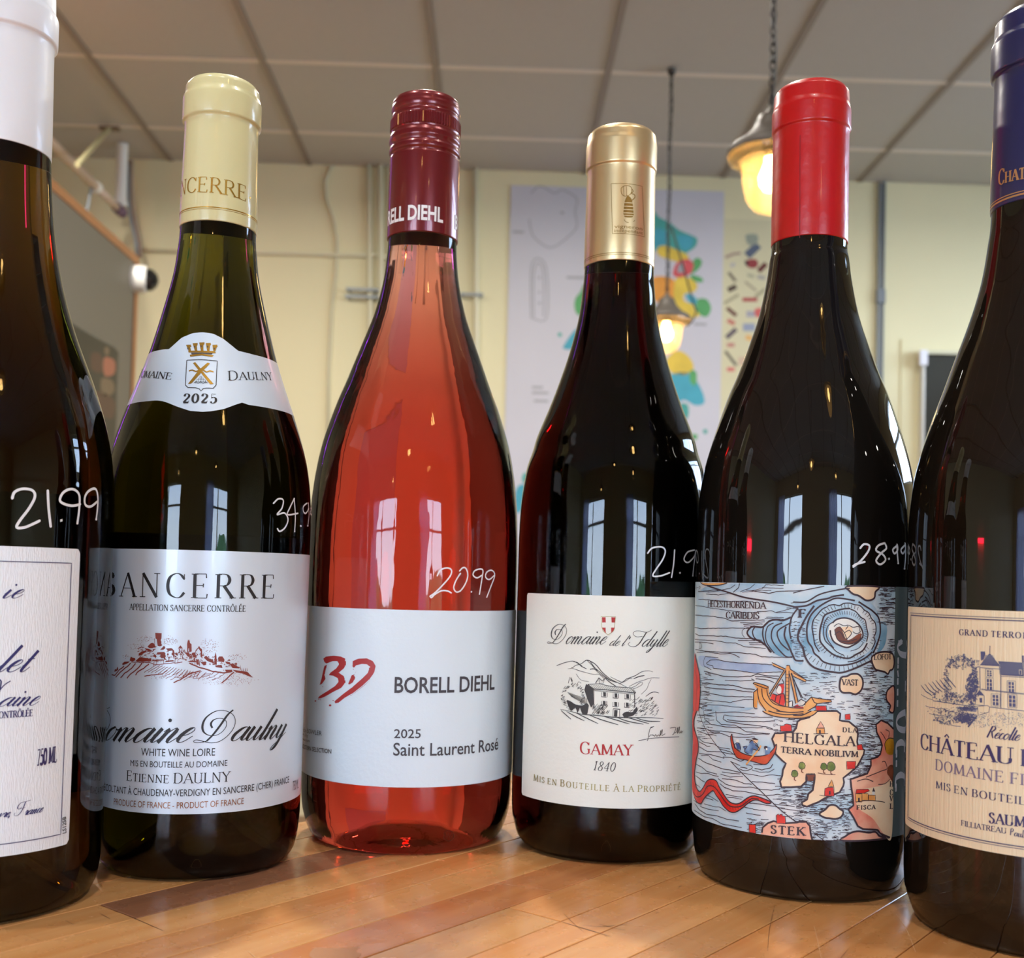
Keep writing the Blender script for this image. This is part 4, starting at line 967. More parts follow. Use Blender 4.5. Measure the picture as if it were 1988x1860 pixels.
bt, bb = S.uv(139, 1093.5), S.uv(116, 1618); sb = (bt[0] + bb[0]) / 2; zb = (bb[1] + S.uv(0, 1641)[1]) / 2
pr.ribbon(dens([(sb - .095, bt[1]), (sb, bt[1]), (sb, zb), (sb - .095, zb)], .001), .00012, I_navy2, 1)
pr.build('lettering', lab)
def price(k, strokes, w_=3.6):
    pr = Print(B[k]['S'], [I_mark], .00022)
    for q, z_ in strokes: 
        P = pts(q, z_)
        if len(P) == 1: P = [P[0], (P[0][0] + .6, P[0][1] + .6)]; pr.line(P, w_ * 1.5, I_mark, 0, False)
        else: pr.line(P, w_, I_mark, 0)
        for e_ in (P[0], P[-1]):
            x, y = e_; pr.fill([(x + w_ * .5 * math.cos(a * .785), y + w_ * .5 * math.sin(a * .785)) for a in range(8)], I_mark, 0)
    tag(pr.build('price_marking', B[k]['t']), 'handwritten white price')
ZA = (0, 550, 3.2065)
price('a', [(q, ZA) for q in ("75,1340 90,1300 140,1280 200,1290 215,1330 180,1400 120,1480 103,1520 150,1520 200,1500 245,1478", "295,1290 300,1400 313,1515", "378,1475", "495,1375 450,1385 400,1375 370,1352 385,1310 420,1285 460,1285 490,1320 490,1400 478,1495", "600,1360 560,1390 527,1378 525,1330 550,1292 590,1280 605,1330 603,1400 595,1470")], 4.3)
price('b', [(q, ZA) for q in ("1700,1370 1730,1342 1760,1350 1752,1400 1722,1440 1768,1430 1790,1470 1772,1520 1738,1545 1725,1528", "1828,1340 1800,1400 1788,1440 1850,1432", "1828,1342 1835,1450 1831,1545", "1868,1510", "1905,1370 1885,1390 1885,1420 1900,1432 1917,1400 1914,1365 1920,1440 1912,1510", "1934,1400 1928,1430 1938,1450 1940,1500")], 2.9)

P_back = mat('back_label_paper', srgb(190, 188, 184), .6)
for k_, h_ in (('a', .095), ('b', .085)):
    r0 = B[k_]['S'].R0; sheet(k_, 'back_label', rrect(r0 * (PI - .85), r0 * (PI + .85), .025, .025 + h_, .002), P_back)
# ---- b: Sancerre
S = B['b']['S']; z1 = S.uv(390, 1068.5)[1]; z0 = S.uv(345, 1581)[1]
lab = sheet('b', 'front_label', rrect(-1.35 * S.R0, 1.62 * S.R0, z0, z1, .003), P_b)
pr = Print(S, [I_blk])
serif(pr, 'ANCERRE', (235, 1158), (532, 1161.5), 41, I_blk, bold=.12, thin=.03, ser=.06, track=.24); serif(pr, 'S', (204, 1157), (224, 1157.8), 41, I_blk, bold=.12, thin=.03, ser=.06)
serif(pr, 'APPELLATION SANCERRE CONTRÔLÉE', (252.6, 1184), (476.5, 1187.5), 10.5, I_blk, bold=.15, thin=.06, ser=.04, track=.1)
script(pr, 'omaine', (204, 1436), (362, 1441), 25, I_blk, thick=.21, thin=.045)
ZD = (200, 1360, 4.97)
for q in ("1255,90 1200,140 1130,240 1060,330 1000,390", "1000,390 960,402 900,407 873,395 900,380 960,392 1040,408 1120,395 1200,340 1255,270 1275,200 1255,140 1200,105 1130,95 1060,115 990,170 960,240 970,300 1020,335 1090,335 1150,300 1190,240 1180,190 1130,172 1070,185 1040,225 1055,265"):
    P = [S.uv(*p) for p in pts(q, ZD)]; Q = spline(P, 2 * S.k); n = len(Q); ww = []
    for i in range(n):
        c, d = Q[min(n - 1, i + 1)], Q[max(0, i - 1)]; L = math.hypot(c[0] - d[0], c[1] - d[1]) or 1
        ww.append((1.1 + 3.6 * max(0, -(c[1] - d[1]) / L) ** 2 * (.75 if n > 40 and i > n * .3 else 1)) / 2 * S.k)
    pr.ribbon(Q, ww, I_blk, 1)
pr.line(pts("42,92 65,130 76,190 62,250 30,300", ZD), 1.3, I_blk, 1); pr.line(pts("44,80 70,66", ZD), 1, I_blk, 1)
script(pr, 'aulny', (445, 1438.5), (549, 1432), 23, I_blk, thick=.22, thin=.05)
sans(pr, 'WHITE WINE LOIRE', (274.5, 1466.6), (417.3, 1466.6), 12.5, I_blk); sans(pr, 'MIS EN BOUTEILLE AU DOMAINE', (254, 1486.6), (441, 1486.6), 10, I_blk, weight=0)
serif(pr, 'Etienne DAULNY', (246.4, 1515), (446, 1517), 17, I_blk, bold=.11, thin=.045, small=.78, track=.1)
sans(pr, 'ÉCOLTANT À CHAUDENAY-VERDIGNY EN SANCERRE (CHER) FRANCE', (203, 1534), (560, 1519), 11.5, I_blk); sans(pr, 'R', (194, 1531), (200, 1533), 11.5, I_blk)
sans(pr, 'PRODUCE OF FRANCE - PRODUCT OF FRANCE', (222, 1561.5), (472.5, 1560.5), 10.5, I_copper); sans(pr, '750 ML', (567, 1535), (578, 1530), 17, I_dgrey)
pr.build('lettering', lab)
# the village on its hill
pr = Print(S, [I_brown]); ZV = (200, 1210, 6.2125); V = lambda q: pts(q, ZV)
f = lambda q, l=0, c=False: pr.fill(V(q), I_brown, l, c)
f("632,115 712,120 708,175 700,200 712,270 690,280 660,270 655,230 650,190 632,180"); pr.line(V("625,180 625,265"), .9, I_brown)
f("540,280 580,240 610,235 625,260 640,285 600,300 560,300"); f("430,370 470,340 520,330 530,345 480,370 440,390"); f("325,450 340,400 360,415 390,420 395,445 360,462"); f("400,450 440,415 520,420 590,430 590,460 480,462 410,462")
f("505,300 560,310 600,330 560,345 520,320"); f("690,320 740,270 755,300 730,320"); f("760,305 830,300 860,330 865,400 830,380 840,330 790,335"); f("655,350 745,345 760,400 740,440 735,420 680,400 700,380 650,370")
f("605,400 620,370 650,400 640,415"); f("905,305 935,265 965,305"); f("915,310 920,360 930,365 928,310"); f("950,310 952,360 940,350"); f("1015,345 1015,250 1022,215 1028,190 1035,215 1042,190 1050,240 1068,250 1070,340 1040,350 1040,300 1030,300 1030,345")
f("1110,340 1130,310 1155,285 1160,260 1166,290 1195,315 1198,410 1180,410 1175,360 1180,345 1150,300 1120,345"); f("975,350 1040,355 1050,410 1020,400 1000,370"); f("1070,360 1110,350 1130,420 1090,410"); f("865,370 885,350 905,375 900,395")
f("770,390 785,350 795,385"); f("590,440 735,435 740,450 600,455"); f("745,470 765,450 850,445 860,460"); f("1215,410 1245,390 1270,420 1300,430 1330,440 1335,480 1290,470 1250,450"); f("1340,500 1345,400 1357,345 1368,400 1372,500")
f("1385,420 1400,400 1440,400 1465,440 1460,470 1390,460"); f("1120,430 1150,440 1160,500 1130,500"); f("1175,470 1240,460 1245,500 1215,510"); f("1020,460 1060,448 1110,455 1125,470 1060,470"); f("1470,460 1530,470 1535,500 1490,490"); f("1350,510 1430,500 1440,540 1360,530"); f("1470,560 1560,560 1560,590 1480,585")
f("1530,500 1560,480 1600,515 1650,530 1640,545 1560,540"); f("1650,560 1654,495 1660,560"); [f("%d,575 %d,530 %d,578" % (x, x + 4, x + 9)) for x in (1668, 1690, 1712, 1732)]; f("1560,560 1740,585 1780,630 1810,655 1760,640 1690,610 1600,590"); f("140,585 150,550 165,560 180,520 190,560 165,580"); f("235,490 260,465 330,460 300,485 240,505")
for a, c in ((610, 470), (650, 450), (735, 440), (790, 420), (850, 370), (870, 440), (905, 440), (940, 360), (960, 390), (1045, 390), (1070, 390), (1165, 470), (1110, 470), (640, 380)):
    pr.line(V("%d,%d %d,%d %d,%d" % (a, c + 45, a, c, a + 20, c - 14)), .9, I_brown, 1, False)
for x, y in ((625, 470), (655, 455), (670, 455), (690, 455), (710, 452), (880, 400), (1050, 370), (935, 330), (790, 455), (640, 390), (1165, 495), (1075, 480), (1450, 560)): pr.fill(V("%d,%d %d,%d %d,%d %d,%d" % (x, y, x + 7, y, x + 7, y + 13, x, y + 13)), I_brown, 1)
for q in ("160,650 210,590 300,520 340,478", "215,660 270,600 350,540 395,485", "290,665 340,610 430,540 470,490", "395,625 430,580 500,540 560,490", "110,618 150,625 200,560 260,520", "850,715 930,680 1050,610 1180,570", "1430,720 1500,660 1580,590"): pr.line(V(q), 2.0, I_brown, 0, wob=.5)
for i in range(16):
    x = 520 + i * 30; pr.line(V("%d,%d %d,%d" % (x - 20 + i * 12, 590 + i * 5, x + 130 + i * 4, 500 + i * 6)), .9, I_brown, 0, wob=.7)
for i in range(12):
    x = 700 + i * 55; pr.line(V("%d,%d %d,%d %d,%d" % (x, 650 + (i % 3) * 18, x + 90, 615 + (i % 4) * 14, x + 160, 575 + (i % 3) * 14)), .8, I_brown, 0, wob=.8)
pr.line(V("1040,480 1150,530 1300,575 1440,600 1560,580"), 2.2, I_brown, 0, wob=.6); pr.line(V("500,640 620,625 720,605 780,570"), 1.6, I_brown, 0, wob=.9)
pr.line(V("340,470 480,470 580,480 650,500 850,480 960,470"), 1.2, I_brown, 0, wob=.6)
Z2_ = lambda x0, y0, x1, y1, n: pr.dots((200 + x0 / 6.2125, 1210 + y0 / 6.2125), (200 + x1 / 6.2125, 1210 + y1 / 6.2125), n, I_brown, .55, 0, lambda u, v: (2 * u - 1) ** 2 + (2 * v - 1) ** 2 < random.uniform(.3, 1.1))
Z2_(400, 150, 640, 240, 70); Z2_(280, 240, 520, 330, 50); Z2_(720, 150, 910, 280, 110); Z2_(1150, 180, 1410, 380, 170); Z2_(1490, 360, 1740, 470, 90); Z2_(1150, 590, 1880, 760, 260); Z2_(230, 380, 330, 430, 25); Z2_(560, 590, 820, 690, 60); Z2_(430, 400, 600, 450, 40)
for _ in range(150):
    x = random.uniform(440, 1600); y0_ = 300 + abs(x - 900) * .22; y = random.uniform(y0_, y0_ + 120 - abs(x - 1000) * .05)
    w_ = random.uniform(10, 24); pr.line(V("%.0f,%.0f %.0f,%.0f %.0f,%.0f" % (x, y + 10, x + w_ * .5, y - 2, x + w_, y + 11)), random.uniform(.7, 1.5), I_brown, 0, False)
for _ in range(26):
    x, y = random.uniform(420, 640), random.uniform(290, 400); pr.line(V("%d,%d %d,%d" % (x, y, x + 26, y - 10)), 1.1, I_brown, 0, wob=1)
pr.build('village_engraving', lab)
# shoulder label with crest
S2 = Round(B['b']['X'], B['b']['D'], B['b']['prof'], .0258); ZN = (240, 640, 6.2125)
top = [S2.uv(*p) for p in pts("330,255 420,250 500,245 545,238 600,190 700,100 830,45 950,32 1080,50 1200,110 1300,190 1380,256 1430,268 1560,270 1680,274", ZN)]
bot = [S2.uv(*p) for p in pts("1720,877 1600,877 1500,877 1430,880 1350,905 1200,960 1050,985 950,992 800,980 650,930 540,885 470,862 400,855 240,850", ZN)]
zt_ = S2.uv(*pts("420,250", ZN)[0])[1]; zb_ = S2.uv(*pts("400,855", ZN)[0])[1]; e_ = 1.75 * S2.R0
top = [(p[0], zt_ if i < 3 or i > 12 else p[1]) for i, p in enumerate(top)]; bot = [(p[0], zb_ if i < 3 or i > 11 else p[1]) for i, p in enumerate(bot)]
poly = [(-e_, zt_)] + top + [(e_, zt_), (e_, zb_)] + bot + [(-e_, zb_)]
lab = sheet('b', 'shoulder_label', poly, P_b, S2, .00009, dz=.0012)
pr = Print(S2, [I_blk], .0002)
serif(pr, 'OMAINE', (274, 733), (333, 737.5), 12.5, I_blk, bold=.12, thin=.05, track=.06); serif(pr, 'D', (263.5, 731.5), (272, 732.5), 15.5, I_blk, bold=.14, thin=.05); serif(pr, 'Daulny', (443, 738.5), (528.5, 738.5), 17.5, I_blk, bold=.11, thin=.04, small=.84, track=.1)
serif(pr, '2025', (355, 782.5), (420, 783), 17, I_blk, bold=.2, thin=.045, track=.2)
pr.build('lettering', lab)
pr = Print(S2, [I_gold, I_blk], .0002); fN = lambda q, m=I_gold, l=0, c=False: pr.fill(pts(q, ZN), m, l, c)
pr.line(pts("765,370 940,362 1128,380 1115,670 1080,708 1000,705 960,712 935,740 910,712 870,702 780,700 748,670 765,370", ZN), 1.3, I_blk, 1, False)
fN("780,255 1110,262 1112,285 785,278"); fN("800,305 940,290 1085,310 1082,332 940,312 805,328"); fN("815,280 1075,285 1065,300 940,290 825,302", I_dgrey, 1)
for i in range(5):
    x = 755 + i * 79; y = (185, 165, 157, 163, 185)[i]; fN("%d,%d %d,%d %d,%d %d,%d %d,%d %d,%d" % (x, y, x + 62, y - 3, x + 62, y + 22, x + 50, y + 30, x + 50 + (2 - i) * 6, 258, x + 22 + (2 - i) * 6, 258)); fN("%d,%d %d,%d %d,%d %d,%d" % (x + 16, y + 35, x + 30, y + 35, x + 30, y + 55, x + 16, y + 55), I_dgrey, 1)
fN("840,405 865,392 930,470 1085,655 1045,662 925,510 905,490"); fN("1012,398 1042,410 945,510 815,655 778,655 905,490"); pr.line(pts("790,500 830,488 870,505 905,495 960,490 1000,512 1040,498 1085,512", ZN), 2.4, I_gold, 0)
fN("930,545 1010,640 860,640", P_b, 1)
for r_ in range(4):
    y = 565 + r_ * 21; pr.line(pts("%d,%d %d,%d" % (925 - r_ * 20, y, 940 + r_ * 20, y), ZN), .6, I_blk, 2, False)
    for q in range(r_ * 2 + 2): x = 922 - r_ * 18 + q * 20; pr.line(pts("%d,%d %d,%d" % (x, y, x, y + 20), ZN), .6, I_blk, 2, False)
pr.line(pts("850,640 880,632 900,648 930,630 960,648 990,632 1010,645", ZN), 1, I_blk, 2)
pr.build('crest', lab)
cap = next(c for c in B['b']['t'].children if c.name.startswith('capsule'))
C = B['b']['C']; pr = Print(C, [I_gold], .00008); serif(pr, 'NCERRE', (351, 382), (478, 391.5), 28, I_gold, bold=.1, thin=.04, ser=.06, track=.1); pr.fill([(484, 383), (486, 382), (487, 385), (485, 386)], I_gold)
def hoop(k, y_px, x_px, w_, m, parent, name='foil_band', full=True):
    C = B[k]['C']; z = C.uv(x_px, y_px)[1]; h = w_ * C.k / 2; r = C.r(z) + .00008
    lathe_part(k, name, [(z - h, r), (z + h, r)], m, 96, parent)
hoop('b', 402.6, 420, 1.8, I_gold, cap); hoop('b', 406.2, 420, .8, I_gold, cap); pr.build('lettering', cap)

# ---- c: rose
S = B['c']['S']; z1 = S.uv(800, 1184.5)[1]; z0 = S.uv(800, 1529)[1]; se = S.uv(1000, 1340)[0]
lab = sheet('c', 'front_label', rrect(-1.9 * S.R0, min(se, 1.42 * S.R0), z0, z1, .001), P_c)
pr = Print(S, [I_dgrey])
sans(pr, 'BORELL DIEHL', (765.7, 1344.5), (959, 1338), 26.5, I_dgrey, weight=.016); sans(pr, '2025', (765, 1432.6), (816.6, 1432.6), 15, I_dgrey, weight=.008)
sans(pr, 'Saint Laurent Rosé', (763.3, 1466.4), (966, 1454.6), 21.5, I_dgrey, weight=.008)
sans(pr, 'ported by BOWLER', (584, 1417), (625.4, 1428), 8, I_blk); sans(pr, 'York, NY', (588, 1425), (599, 1433), 5, I_blk); sans(pr, 'bowlerwine.com', (585, 1434), (602, 1441), 5, I_blk); sans(pr, 'A GLÜCKSTERN SELECTION', (585, 1449), (644, 1463), 7.5, I_blk, weight=.01)
pr.build('lettering', lab)
I_bd = mat('brush_red', srgb(172, 48, 48), .45); pr = Print(S, [I_bd]); ZB = (580, 1060, 4.2273); fb = lambda q, l=0: pr.fill(pts(q, ZB), I_bd, l)
fb("205,925 225,908 290,900 350,908 385,925 388,975 372,1005 330,1040 375,1070 385,1120 350,1165 290,1195 220,1235 185,1250 160,1252 170,1235 240,1190 300,1150 330,1115 325,1085 285,1065 250,1060 262,1040 310,1005 335,970 320,945 280,945 230,965 212,950")
fb("213,985 235,975 222,1020 214,1060 222,1090 195,1130 175,1140 190,1090 200,1040"); fb("440,985 445,945 490,925 560,922 610,945 632,985 620,1040 580,1095 520,1150 450,1205 380,1245 330,1285 300,1292 296,1275 360,1220 440,1160 520,1090 570,1040 585,990 560,970 520,968 470,980 455,1002")
fb("478,1018 455,1062 465,1082 445,1120 415,1138 408,1130 425,1090 435,1062 462,1052"); fb("600,1090 560,1125 480,1190 420,1235 470,1200 540,1145")
for x, y, r in ((140, 1272, 8), (168, 1260, 5), (200, 1155, 4), (285, 1268, 5), (260, 1308, 11), (180, 1262, 4), (430, 1225, 4), (450, 1012, 4)): fb(' '.join("%.1f,%.1f" % (x + r * math.cos(a), y + r * .8 * math.sin(a)) for a in [q * 1.05 for q in range(6)]))
pr.build('brush_logo', lab)
price('c', [(q, ZB) for q in ("1135,245 1160,200 1210,180 1250,195 1245,240 1190,310 1110,390 1075,412 1087,426 1112,400 1170,368 1220,370 1250,385", "1325,225 1290,280 1270,340 1287,375 1322,370 1365,310 1385,240 1370,185 1345,178 1318,205", "1413,375", "1500,240 1460,262 1428,240 1440,205 1480,190 1508,200 1500,270 1480,395", "1602,240 1560,275 1530,255 1540,215 1580,200 1605,240 1570,340 1540,420")], 2.6)
slv = next(c for c in B['c']['t'].children if c.name.startswith('cap_sleeve'))
pr = Print(B['c']['C'], [I_w], .00008); sans(pr, 'RELL DIEHL', (753.5, 438.5), (859.7, 432.3), 26.5, I_w, weight=.03); sans(pr, 'B', (882.5, 444), (886.8, 446), 26, I_w, weight=.03); pr.build('lettering', slv)
pr = Print(S, [mat('moulded_mark', srgb(70, 30, 24), .2)], .0001); cx_, cy_2 = 870.5, 1622.5
pr.line([(cx_ + 10 * math.cos(a * .52), cy_2 + 10 * math.sin(a * .52)) for a in range(12)], 1.4, pr.mats[0], 0, closed=True); pr.line([(864, 1617), (867, 1628), (870.5, 1619), (874, 1628), (877, 1617)], 1.3, pr.mats[0], 0, False); pr.build('moulded_mark', B['c']['t'])

# ---- d: Gamay
S = B['d']['S']; sl = (S.uv(1024, 1149)[0] + S.uv(1013, 1535)[0]) / 2; z1 = (S.uv(1024, 1149.5)[1] + S.uv(1300, 1161)[1]) / 2; z0 = (S.uv(1014, 1538)[1] + S.uv(1200, 1575)[1]) / 2
lab = sheet('d', 'front_label', rrect(sl, -sl + .006, z0, z1, .0008), P_d)
pr = Print(S, [I_line])
script(pr, 'Domaine', (1063, 1249), (1172, 1251), 14, I_line, thick=.16, thin=.06); script(pr, "de l", (1182, 1253.5), (1210, 1254.5), 9, I_line, thick=.16, thin=.07); pr.line([(1224, 1236), (1221, 1241)], 2, I_line, 1, False)
script(pr, 'Idylle', (1216, 1255), (1292, 1255.5), 13, I_line, thick=.16, thin=.06)
serif(pr, 'Gamay', (1126, 1463), (1227, 1466.5), 21, I_red, bold=.14, thin=.05, small=.88, track=.08)
serif(pr, '1840', (1151, 1495), (1193, 1498), 16, I_line, bold=.1, thin=.05, italic=.25, track=.12)
serif(pr, 'Mis en Bouteille à la Propriété', (1036.6, 1515.5), (1320, 1533), 12, I_oliv, bold=.14, thin=.06, small=.86, track=.22)
ZS = (980, 1120, 4.65)
for q in ("1335,1355 1310,1370 1297,1420 1290,1470 1282,1482", "1300,1445 1315,1425 1335,1432 1330,1420 1350,1440 1360,1420 1370,1440 1385,1425 1395,1440 1405,1385 1400,1435 1420,1375 1415,1435 1430,1425 1445,1415", "1490,1365 1540,1360 1520,1420 1510,1425", "1530,1410 1545,1400 1560,1355 1555,1415 1575,1350 1570,1410 1585,1400 1590,1385 1590,1410 1605,1390", "1205,1480 1300,1460 1420,1450 1570,1443", "1310,1358 1345,1350"):
    pr.line(pts(q, ZS), 1.1, I_line, 1)
pr.build('lettering', lab)
pr = Print(S, [I_line, I_red, I_oliv]); D_ = lambda q: pts(q, ZS)
pr.fill(D_("868,355 1002,357 1000,440 985,490 932,527 885,490 870,440"), I_oliv, 0); pr.fill(D_("872,360 998,361 996,440 980,487 932,521 889,487 874,440"), P_d, 1)
for q in ("878,364 912,364 912,412 878,412", "962,364 997,365 995,413 962,412", "878,458 912,458 912,510 890,480", "960,458 993,458 980,485 960,508"): pr.fill(D_(q), I_red, 2)
L = lambda q, w_=1., l=0, c=True, **k: pr.line(D_(q), w_, I_line, l, c, **k)
L("470,802 540,775 615,760 650,775 700,805", 1.1); L("620,765 660,775 690,805 740,830", 1.6, taper=True); L("570,830 610,822 640,800 690,785 740,752 790,770 830,800 880,860 950,920 1030,960 1100,995", 1.5, taper=True)
L("745,755 790,800 830,850 900,905 960,940", 1.0); L("770,760 810,815 860,860 940,925 1010,955", 1.2); L("640,835 720,860 800,880 850,880 900,920", .8); L("770,835 800,830 840,845", 1.6); L("600,820 680,850 760,870", .7)
L("950,900 1030,940 1060,950 1100,920 1130,910 1180,890 1240,855 1300,848 1335,858", 1.3, taper=True); L("1030,965 1080,945 1130,915 1150,920", .9); L("1160,920 1210,900 1260,890", 1.8, taper=True); L("1120,990 1200,950 1260,930 1320,912 1395,912", .8); L("1140,1000 1180,985 1210,960 1240,950 1235,975 1190,1000 1160,1010", .8); L("1230,1060 1280,1010 1300,960 1320,925", .7); L("1270,1080 1320,1045 1360,1040 1390,1048", 1.4, taper=True)
pr.fill(D_("800,1030 1170,1060 1172,1200 1100,1250 990,1260 800,1180"), P_d, 1)
L("750,970 800,1012 900,1018 1020,1030 1180,1048", 1.5, 2, False); L("750,970 850,965 970,990 1130,1000 1180,1048", 1.1, 2, False); L("805,1015 805,1180", 1.2, 2, False); L("1170,1050 1172,1180", 1.6, 2, False); L("820,960 850,910 880,940 905,915 960,960 1000,985", 1.5, 2, False); L("850,910 855,960 890,960 900,920", .9, 2, False)
pr.fill(D_("735,965 800,1015 803,1150 780,1180 745,1100 720,1020"), I_line, 2)
for i in range(24): x = 760 + i * 17; L("%d,%d %d,%d" % (x, 972 + i * 1.2, x + 30, 1012 + i * 1.4), .55, 2, False)
for i in range(44): x = 815 + i * 8; L("%d,%.1f %d,%.1f" % (x, 1022 + i * .75, x, 1030 + i * .75), .8, 2, False)
for x, y in ((888, 1040), (990, 1050), (1095, 1058), (885, 1118), (988, 1128), (1092, 1134)):
    pr.fill(D_("%d,%d %d,%d %d,%d %d,%d" % (x, y, x + 26, y + 2, x + 26, y + 40, x, y + 38)), I_line, 2); L("%d,%d %d,%d" % (x - 12, y + 2, x - 12, y + 44), .8, 2, False); L("%d,%d %d,%d" % (x + 36, y + 4, x + 36, y + 46), 1.1, 2, False); L("%d,%d %d,%d" % (x - 16, y + 42, x + 30, y + 46), 1.3, 2, False)
pr.fill(D_("988,1200 1018,1202 1016,1262 984,1260"), I_line, 2); L("978,1190 1042,1196", 1.6, 2, False); L("978,1192 976,1260", 1, 2, False); L("1036,1196 1036,1262", 1, 2, False)
for _ in range(90):
    a = random.uniform(0, 6.28); r = random.uniform(.75, 1); x, y = 610 + 105 * r * math.cos(a), 1085 + 115 * r * math.sin(a); L("%.0f,%.0f %.0f,%.0f" % (x, y, x + random.uniform(8, 22), y + random.uniform(-20, 8)), .8, 2, False)
for i in range(20): L("%d,%d %d,%d" % (570 + i * 9, 1040 + i * 3, 610 + i * 7, 1085 + i * 4), .6, 2, False)
pr.fill(D_("560,1110 600,1125 640,1150 700,1160 740,1140 760,1150 745,1240 700,1235 680,1180 660,1230 640,1180 600,1210 570,1150"), I_line, 2, True); pr.fill(D_("1060,1240 1100,1215 1150,1220 1190,1170 1200,1200 1160,1250 1080,1268"), I_line, 2, True)
for _ in range(70): x, y = random.uniform(790, 930), random.uniform(1165, 1245); L("%.0f,%.0f %.0f,%.0f" % (x, y, x + 18, y - 22), .7, 3, False)
for _ in range(90): x, y = random.uniform(1110, 1370), random.uniform(1100, 1260); L("%.0f,%.0f %.0f,%.0f" % (x, y, x + 20, y - random.uniform(8, 24)), random.uniform(.5, 1), 2, False)
for q in ("505,1195 600,1215 700,1240 830,1250 960,1265 1100,1270 1300,1270 1430,1280", "510,1205 560,1250 600,1285", "560,1215 640,1260 720,1300", "640,1225 740,1275 845,1325", "760,1245 860,1285 1025,1335", "880,1255 1000,1290 1125,1328", "1000,1262 1100,1300 1250,1330", "1080,1262 1180,1290 1300,1325", "1180,1272 1280,1300 1400,1305"): L(q, 1.7, 2, taper=True)
L("575,960 590,905 610,950 600,905 615,940", .9, 2, False); L("610,990 640,960 650,975 670,945 690,960", .8, 2, False); L("645,875 690,930 760,945", .7, 2)
pr.build('house_drawing', lab)
ZP = (0, 0, 1)
price('d', [(q, ZP) for q in ("1257,1074 1266,1064 1284,1062 1291,1070 1286,1086 1274,1104 1267,1118 1282,1118 1299,1112", "1309,1068 1307,1095 1303,1121", "1319,1112", "1347,1068 1334,1072 1327,1086 1335,1092 1347,1080 1350,1068 1346,1098 1344,1118", "1364,1068 1356,1074 1352,1086 1358,1092 1364,1080 1366,1092")], 2.7)
cap = next(c for c in B['d']['t'].children if c.name.startswith('capsule')); C = B['d']['C']; I_emb = mat('embossed_gold', srgb(150, 112, 52), .3, metal=.8); pr = Print(C, [I_emb], .00008); ZG = (950, 200, 3.3818)
g = lambda q, w_=1., c=True, l=0, cl=False: pr.line(pts(q, ZG), w_, I_emb, l, c, cl)
g("800,530 1003,548 1018,880 808,858 800,530", .9, False); pr.fill(pts("890,640 910,610 935,635 945,700 945,745 915,752 882,742 882,690", ZG), I_emb, 0, True)
for y in (655, 678, 700, 722, 738): pr.line(pts("880,%d 946,%d" % (y, y + 3), ZG), 1.6, C_gold, 2, False)
g("865,560 885,545 920,545 935,565 925,600 890,612 868,595 865,560", 1.2); g("880,550 884,608", .8); g("900,547 902,610", .8); g("935,565 945,580 930,595 950,600 955,620 935,640", 1.6); g("885,765 895,780 915,785", 1); g("955,770 945,780", 1)
sans(pr, 'vigneron', pts("820,822", ZG)[0], pts("1003,838", ZG)[0], 6.5, I_emb, lay=1); sans(pr, 'indépendant', pts("820,848", ZG)[0], pts("1006,866", ZG)[0], 6, I_emb, lay=1)
pr.build('embossed_emblem', cap); hoop('d', 490.5, 1190, 1.0, I_emb, cap, 'embossed_band'); hoop('d', 494, 1190, .8, I_emb, cap, 'embossed_band')
# ---- e: sea map label
S = B['e']['S']; z1 = (S.uv(1360, 1129)[1] + S.uv(1700, 1139.5)[1]) / 2; z0 = (S.uv(1560, 1623)[1] + S.uv(1700, 1636)[1]) / 2
sm = (S.uv(1734, 1200)[0] + S.uv(1733, 1600)[0]) / 2
def wc(name, a, b_, sc_=160, rough=.5):
    m = mat(name, srgb(*a), rough); t = m.node_tree; b = t.nodes['Principled BSDF']; tcn = N(t, 'ShaderNodeTexCoord'); nz = N(t, 'ShaderNodeTexNoise')
    nz.inputs['Scale'].default_value = sc_; nz.inputs['Detail'].default_value = 4; r = N(t, 'ShaderNodeValToRGB')
    r.color_ramp.elements[0].position = .38; r.color_ramp.elements[0].color = srgb(*a); r.color_ramp.elements[1].position = .64; r.color_ramp.elements[1].color = srgb(*b_)
    t.links.new(tcn.outputs['Object'], nz.inputs[0]); t.links.new(nz.outputs[0], r.inputs[0]); t.links.new(r.outputs[0], b.inputs['Base Color']); return m
W_sea = wc('sea_wash', (180, 208, 222), (226, 230, 230), 70); W_deep = wc('deep_blue_wash', (112, 160, 188), (164, 200, 222), 110); W_mid = wc('mid_blue_wash', (140, 180, 206), (190, 214, 228), 110)
W_lil = wc('lilac_blue_wash', (150, 176, 212), (176, 200, 226), 110); W_land = wc('land_wash', (240, 200, 158), (244, 224, 190), 90); W_pink = wc('pink_land_wash', (226, 132, 110), (242, 188, 158), 100)
W_red = wc('pillar_red_wash', (206, 30, 26), (228, 60, 44), 200); W_wood = wc('ship_ochre_wash', (222, 150, 76), (240, 180, 108), 160); W_brn = wc('brown_wash', (110, 56, 36), (146, 78, 52), 200)
W_coat = wc('coat_blue_wash', (52, 84, 136), (130, 164, 200), 260); W_gr = wc('tree_green_wash', (92, 112, 40), (170, 176, 88), 300); W_hull = wc('hull_red_wash', (184, 60, 36), (214, 92, 56), 160)
W_wht = mat('paper_white', srgb(232, 232, 224), .5); W_gold = wc('ochre_wash', (176, 116, 20), (206, 150, 40), 240); P_band = mat('grey_green_label', srgb(98, 112, 110), .5)
I_mp = mat('woodcut_ink', srgb(58, 40, 48), .55)
lab = sheet('e', 'front_label', [(-1.75 * S.R0, z0), (sm, z0), (sm, z1), (-1.75 * S.R0, z1)], W_sea)
